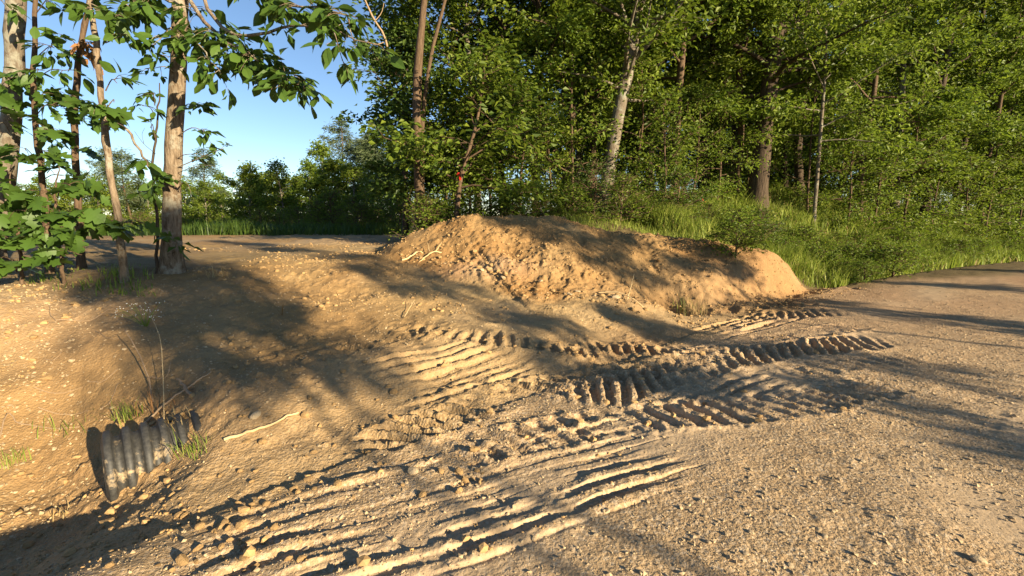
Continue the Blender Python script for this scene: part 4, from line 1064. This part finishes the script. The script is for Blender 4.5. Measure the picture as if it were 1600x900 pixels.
def gravel():
    rng = np.random.default_rng(31); n = 70000
    r = np.exp(rng.uniform(math.log(1.6), math.log(13), n)); az = rng.uniform(-math.radians(56), math.radians(56), n)
    X, Y = r * np.sin(az), r * np.cos(az)
    d, a, mo, road, lit, verge = regions(X, Y)
    g = .25 + .6 * road + .5 * sstep(-.4, -1.2, a) * (1 - road) + .15 * fbm(X * 1.5, Y * 1.5, 88, 2)
    g = g * (1 - .6 * np.clip(np.exp(-((d + 1.35) / .5) ** 2) + np.exp(-((d + 3.3) / .55) ** 2), 0, 1) * road)
    k = (rng.uniform(0, 1, n) < g) & (lit < .5); X, Y, r = X[k], Y[k], r[k]; n = len(X)
    s = .0028 * np.exp(rng.exponential(.40, n)) * np.clip(r / 2.8, .85, 2.2); s = np.minimum(s, .014)
    left = sstep(-.4, -1.2, regions(X, Y)[1]) * (Y > 2.5); s = s * (1 + .25 * left)
    O = np.array([[1, 0, 0], [-1, 0, 0], [0, 1, 0], [0, -1, 0], [0, 0, .8], [0, 0, -.8]], float)
    F = np.array([[0, 2, 4], [2, 1, 4], [1, 3, 4], [3, 0, 4], [2, 0, 5], [1, 2, 5], [3, 1, 5], [0, 3, 5]])
    V = O[None] * (1 + rng.normal(0, .2, (n, 6, 1))) + rng.normal(0, .15, (n, 6, 3))
    q4 = unit(rng.normal(0, 1, (n, 4))); w_, x_, y_, z_ = q4.T
    Rm = np.stack([1 - 2 * (y_ * y_ + z_ * z_), 2 * (x_ * y_ - z_ * w_), 2 * (x_ * z_ + y_ * w_), 2 * (x_ * y_ + z_ * w_), 1 - 2 * (x_ * x_ + z_ * z_), 2 * (y_ * z_ - x_ * w_), 2 * (x_ * z_ - y_ * w_), 2 * (y_ * z_ + x_ * w_), 1 - 2 * (x_ * x_ + y_ * y_)], 1).reshape(n, 3, 3)
    V = np.einsum('nij,nkj->nki', Rm, V) * s[:, None, None] * np.array([1, 1, .75])
    V += np.stack([X, Y, height(X, Y) + s * .15], 1)[:, None, :]
    T = (np.arange(n)[:, None, None] * 6 + F[None]).reshape(-1, 3)
    o = link(bpy.data.objects.new('gravel', build_mesh('gravel', V.reshape(-1, 3), [T], M['gravel']))); tag(o, 'fine loose gravel and grit strewn over road and dirt', 'gravel', kind='stuff')
gravel()

def crumbs():
    rng = np.random.default_rng(33); n = 26000
    r = np.exp(rng.uniform(math.log(1.7), math.log(13), n)); az = rng.uniform(-math.radians(54), math.radians(40), n)
    X, Y = r * np.sin(az), r * np.cos(az); d, a, mo, road, lit, verge = regions(X, Y)
    mk = np.abs(marks(X, Y)) > .012
    g = (1 - road) * (.25 + .45 * fbm(X * 1.1, Y * 1.1, 93, 3)) + .5 * mo + .3 * mk
    k = (rng.uniform(0, 1, n) < g) & (lit < .5); X, Y, r, mo = X[k], Y[k], r[k], mo[k]; n = len(X)
    s = .004 * np.exp(rng.exponential(.5, n)) * np.clip(r / 3.2, .8, 2.6); s = np.minimum(s, .03)
    U, F = ico(); U = U * np.array([1, 1, .75])
    V = U[None] * (1 + rng.normal(0, .2, (n, 12, 1))) * (1 + rng.normal(0, .18, (n, 1, 3))) * s[:, None, None]
    V += np.stack([X, Y, height(X, Y) + s * .25], 1)[:, None, :]
    T = (np.arange(n)[:, None, None] * 12 + F[None]).reshape(-1, 3)
    o = link(bpy.data.objects.new('soil_crumbs', build_mesh('soil_crumbs', V.reshape(-1, 3), [T], M['clod']))); tag(o, 'loose crumbs of tan soil scattered over the dirt', 'soil crumbs', kind='stuff')
crumbs()

def stick(name, label, px, r, mat, lift=.01, seed=0, cat='stick', side=()):
    rng = np.random.default_rng(500 + seed)
    def pts(px, n):
        P = []
        for q in px:
            g = gp(q[0], q[1]); h = q[2] if len(q) > 2 else 0
            P.append([g[0], g[1], ground_z(g[0], g[1]) + lift + h])
        S = spline(P, n)
        if all(len(q) < 3 for q in px): S[:, 2] = height(S[:, 0].copy(), S[:, 1].copy()) + lift
        return S + rng.normal(0, r * .35, S.shape)
    S = pts(px, 14); b = Builder(); o = S[0].copy()
    tube(b, S - o, np.linspace(r, r * .5, 14), 6, True, .08, rng)
    for sp in side: tube(b, pts(sp, 8) - o, np.linspace(r * .6, r * .25, 8), 5)
    ob = b.obj(name, M[mat], None, True); ob.location = o; tag(ob, label, cat)
stick('stick', 'long pale stick lying across the shaded edge of the driveway right of the pipe', [(352, 690), (390, 678), (430, 664), (465, 648)], .013, 'straw_stick', seed=1)
stick('root', 'pale bent root sticking out of the left end of the mound', [(632, 378, .02), (645, 366, .10), (662, 358, .03)], .022, 'straw_stick', seed=3, cat='root')
stick('root', 'broken root lying at the left foot of the mound', [(628, 406), (648, 398), (660, 396)], .02, 'straw_stick', seed=4, cat='root')
stick('root', 'thin pale root along the toe of the mound leading to the far pipe end', [(935, 456, .02), (965, 462, .06), (990, 474, .04), (1005, 482, .0)], .012, 'straw_stick', seed=5, cat='root')
stick('stick', 'straight pale stalk poking up beside the far pipe end', [(980, 470, .0), (985, 458, .1), (990, 448, .22)], .009, 'straw_stick', seed=6)
stick('stick', 'forked dark twig lying on the upper left bank', [(88, 500), (120, 500), (150, 500), (185, 482)], .006, 'stick', seed=7, side=[[(88, 502), (78, 488, .02), (92, 462, .12)]])
stick('root', 'long thin root trailing along the bank left of the pipe', [(0, 690), (12, 650), (28, 665), (60, 672), (125, 672)], .006, 'stick', seed=8, cat='root')
stick('stick', 'curved dead stem standing on the bank above the pipe', [(240, 632), (232, 598, .06), (215, 568, .16), (200, 552, .2)], .007, 'stick', seed=9, side=[[(232, 600, .06), (262, 612, .1), (270, 590, .12)]])
stick('stick', 'tall thin dry stalk on the bank over the pipe', [(258, 668), (258, 610, .12), (255, 566, .22), (242, 540, .28)], .004, 'straw_stick', seed=10)
stick('root', 'dark root bridging the bank and the top of the pipe', [(225, 668), (262, 640, .04), (300, 612, .03), (330, 590)], .010, 'stick', seed=11, cat='root')
stick('root', 'short dark root stub poking from the bank above the buried pipe', [(300, 625), (288, 612, .04), (280, 606, .06)], .014, 'stick', seed=12, cat='root')
stick('stick', 'thin straight twig in the middle of the driveway', [(632, 500), (640, 490, .04), (648, 482, .09)], .005, 'straw_stick', seed=13)
stick('stick', 'dead branch lying in the brush at the left back of the mound', [(560, 372), (590, 376), (622, 384)], .02, 'stick', seed=15)
stick('stick', 'pale stick propped in the brush left of the reddish brown tree', [(575, 372), (590, 352, .2), (602, 342, .4)], .018, 'straw_stick', seed=16)
stick('root', 'tangle of small pale roots hanging from the left face of the mound', [(690, 395, .0), (675, 400, .05), (655, 412, .02)], .014, 'straw_stick', seed=17, cat='root', side=[[(680, 398, .04), (690, 385, .08)], [(672, 400, .04), (668, 388, .1)]])
stick('stick', 'fallen grey branch in the grass on top of the bank behind the mound', [(1075, 352), (1100, 345, .12), (1125, 350, .05)], .018, 'straw_stick', seed=18)
for i, (u0, v0, u1, v1) in enumerate([(55, 610, 130, 608), (140, 600, 185, 580), (70, 560, 100, 548), (150, 520, 190, 530), (60, 640, 140, 645), (160, 640, 185, 600)]):
    stick('root', ['thin root running level across', 'short hooked root in', 'tiny root bent on the upper part of', 'small root crossing the shaded top of', 'lower thin root trailing on', 'upright rootlet curling on'][i] + ' the eroded left bank', [(u0, v0), ((u0 + u1) / 2, (v0 + v1) / 2 + 8), (u1, v1)], .004, 'stick', seed=30 + i, cat='root')

# survey stake with a red top, red ribbon tied to the forked tree
def stake():
    p = at(1096, 322, 14.2); z = ground_z(p[0], p[1]); r = empty('survey_stake', (p[0], p[1], z)); tag(r, 'thin wooden survey stake with a red top in the grass behind the mound', 'stake')
    b = Builder(); tube(b, [(0, 0, -.1), (.005, 0, .35), (.01, 0, .62)], [.016, .016, .015], 4); b.obj('post', M['straw_stick'], r)
    b = Builder(); tube(b, [(.01, 0, .54), (.011, 0, .6), (.012, 0, .66)], [.022, .024, .02], 6)
    b.add([(.03, 0, .62), (.10, .01, .58), (.12, .02, .48), (.05, .0, .52)], None, [[0, 1, 2, 3]]); b.obj('ribbon', M['red'], r)
    c = at(717, 272, 11.42); b = Builder()
    an = np.linspace(0, 2 * np.pi, 9)[:-1]
    V = np.concatenate([np.stack([np.cos(an) * .065, np.sin(an) * .065, np.full(8, h)], 1) for h in (-.03, .03)])
    b.add(V, None, [[i, (i + 1) % 8, 8 + (i + 1) % 8, 8 + i] for i in range(8)])
    b.add([(0, -.066, .02), (.05, -.08, .01), (.07, -.09, -.14), (.02, -.075, -.16)], None, [[0, 1, 2, 3]])
    o = b.obj('flagging_ribbon', M['red']); o.location = c; tag(o, 'red flagging ribbon tied to the slanting forked stem behind the mound', 'ribbon')
stake()
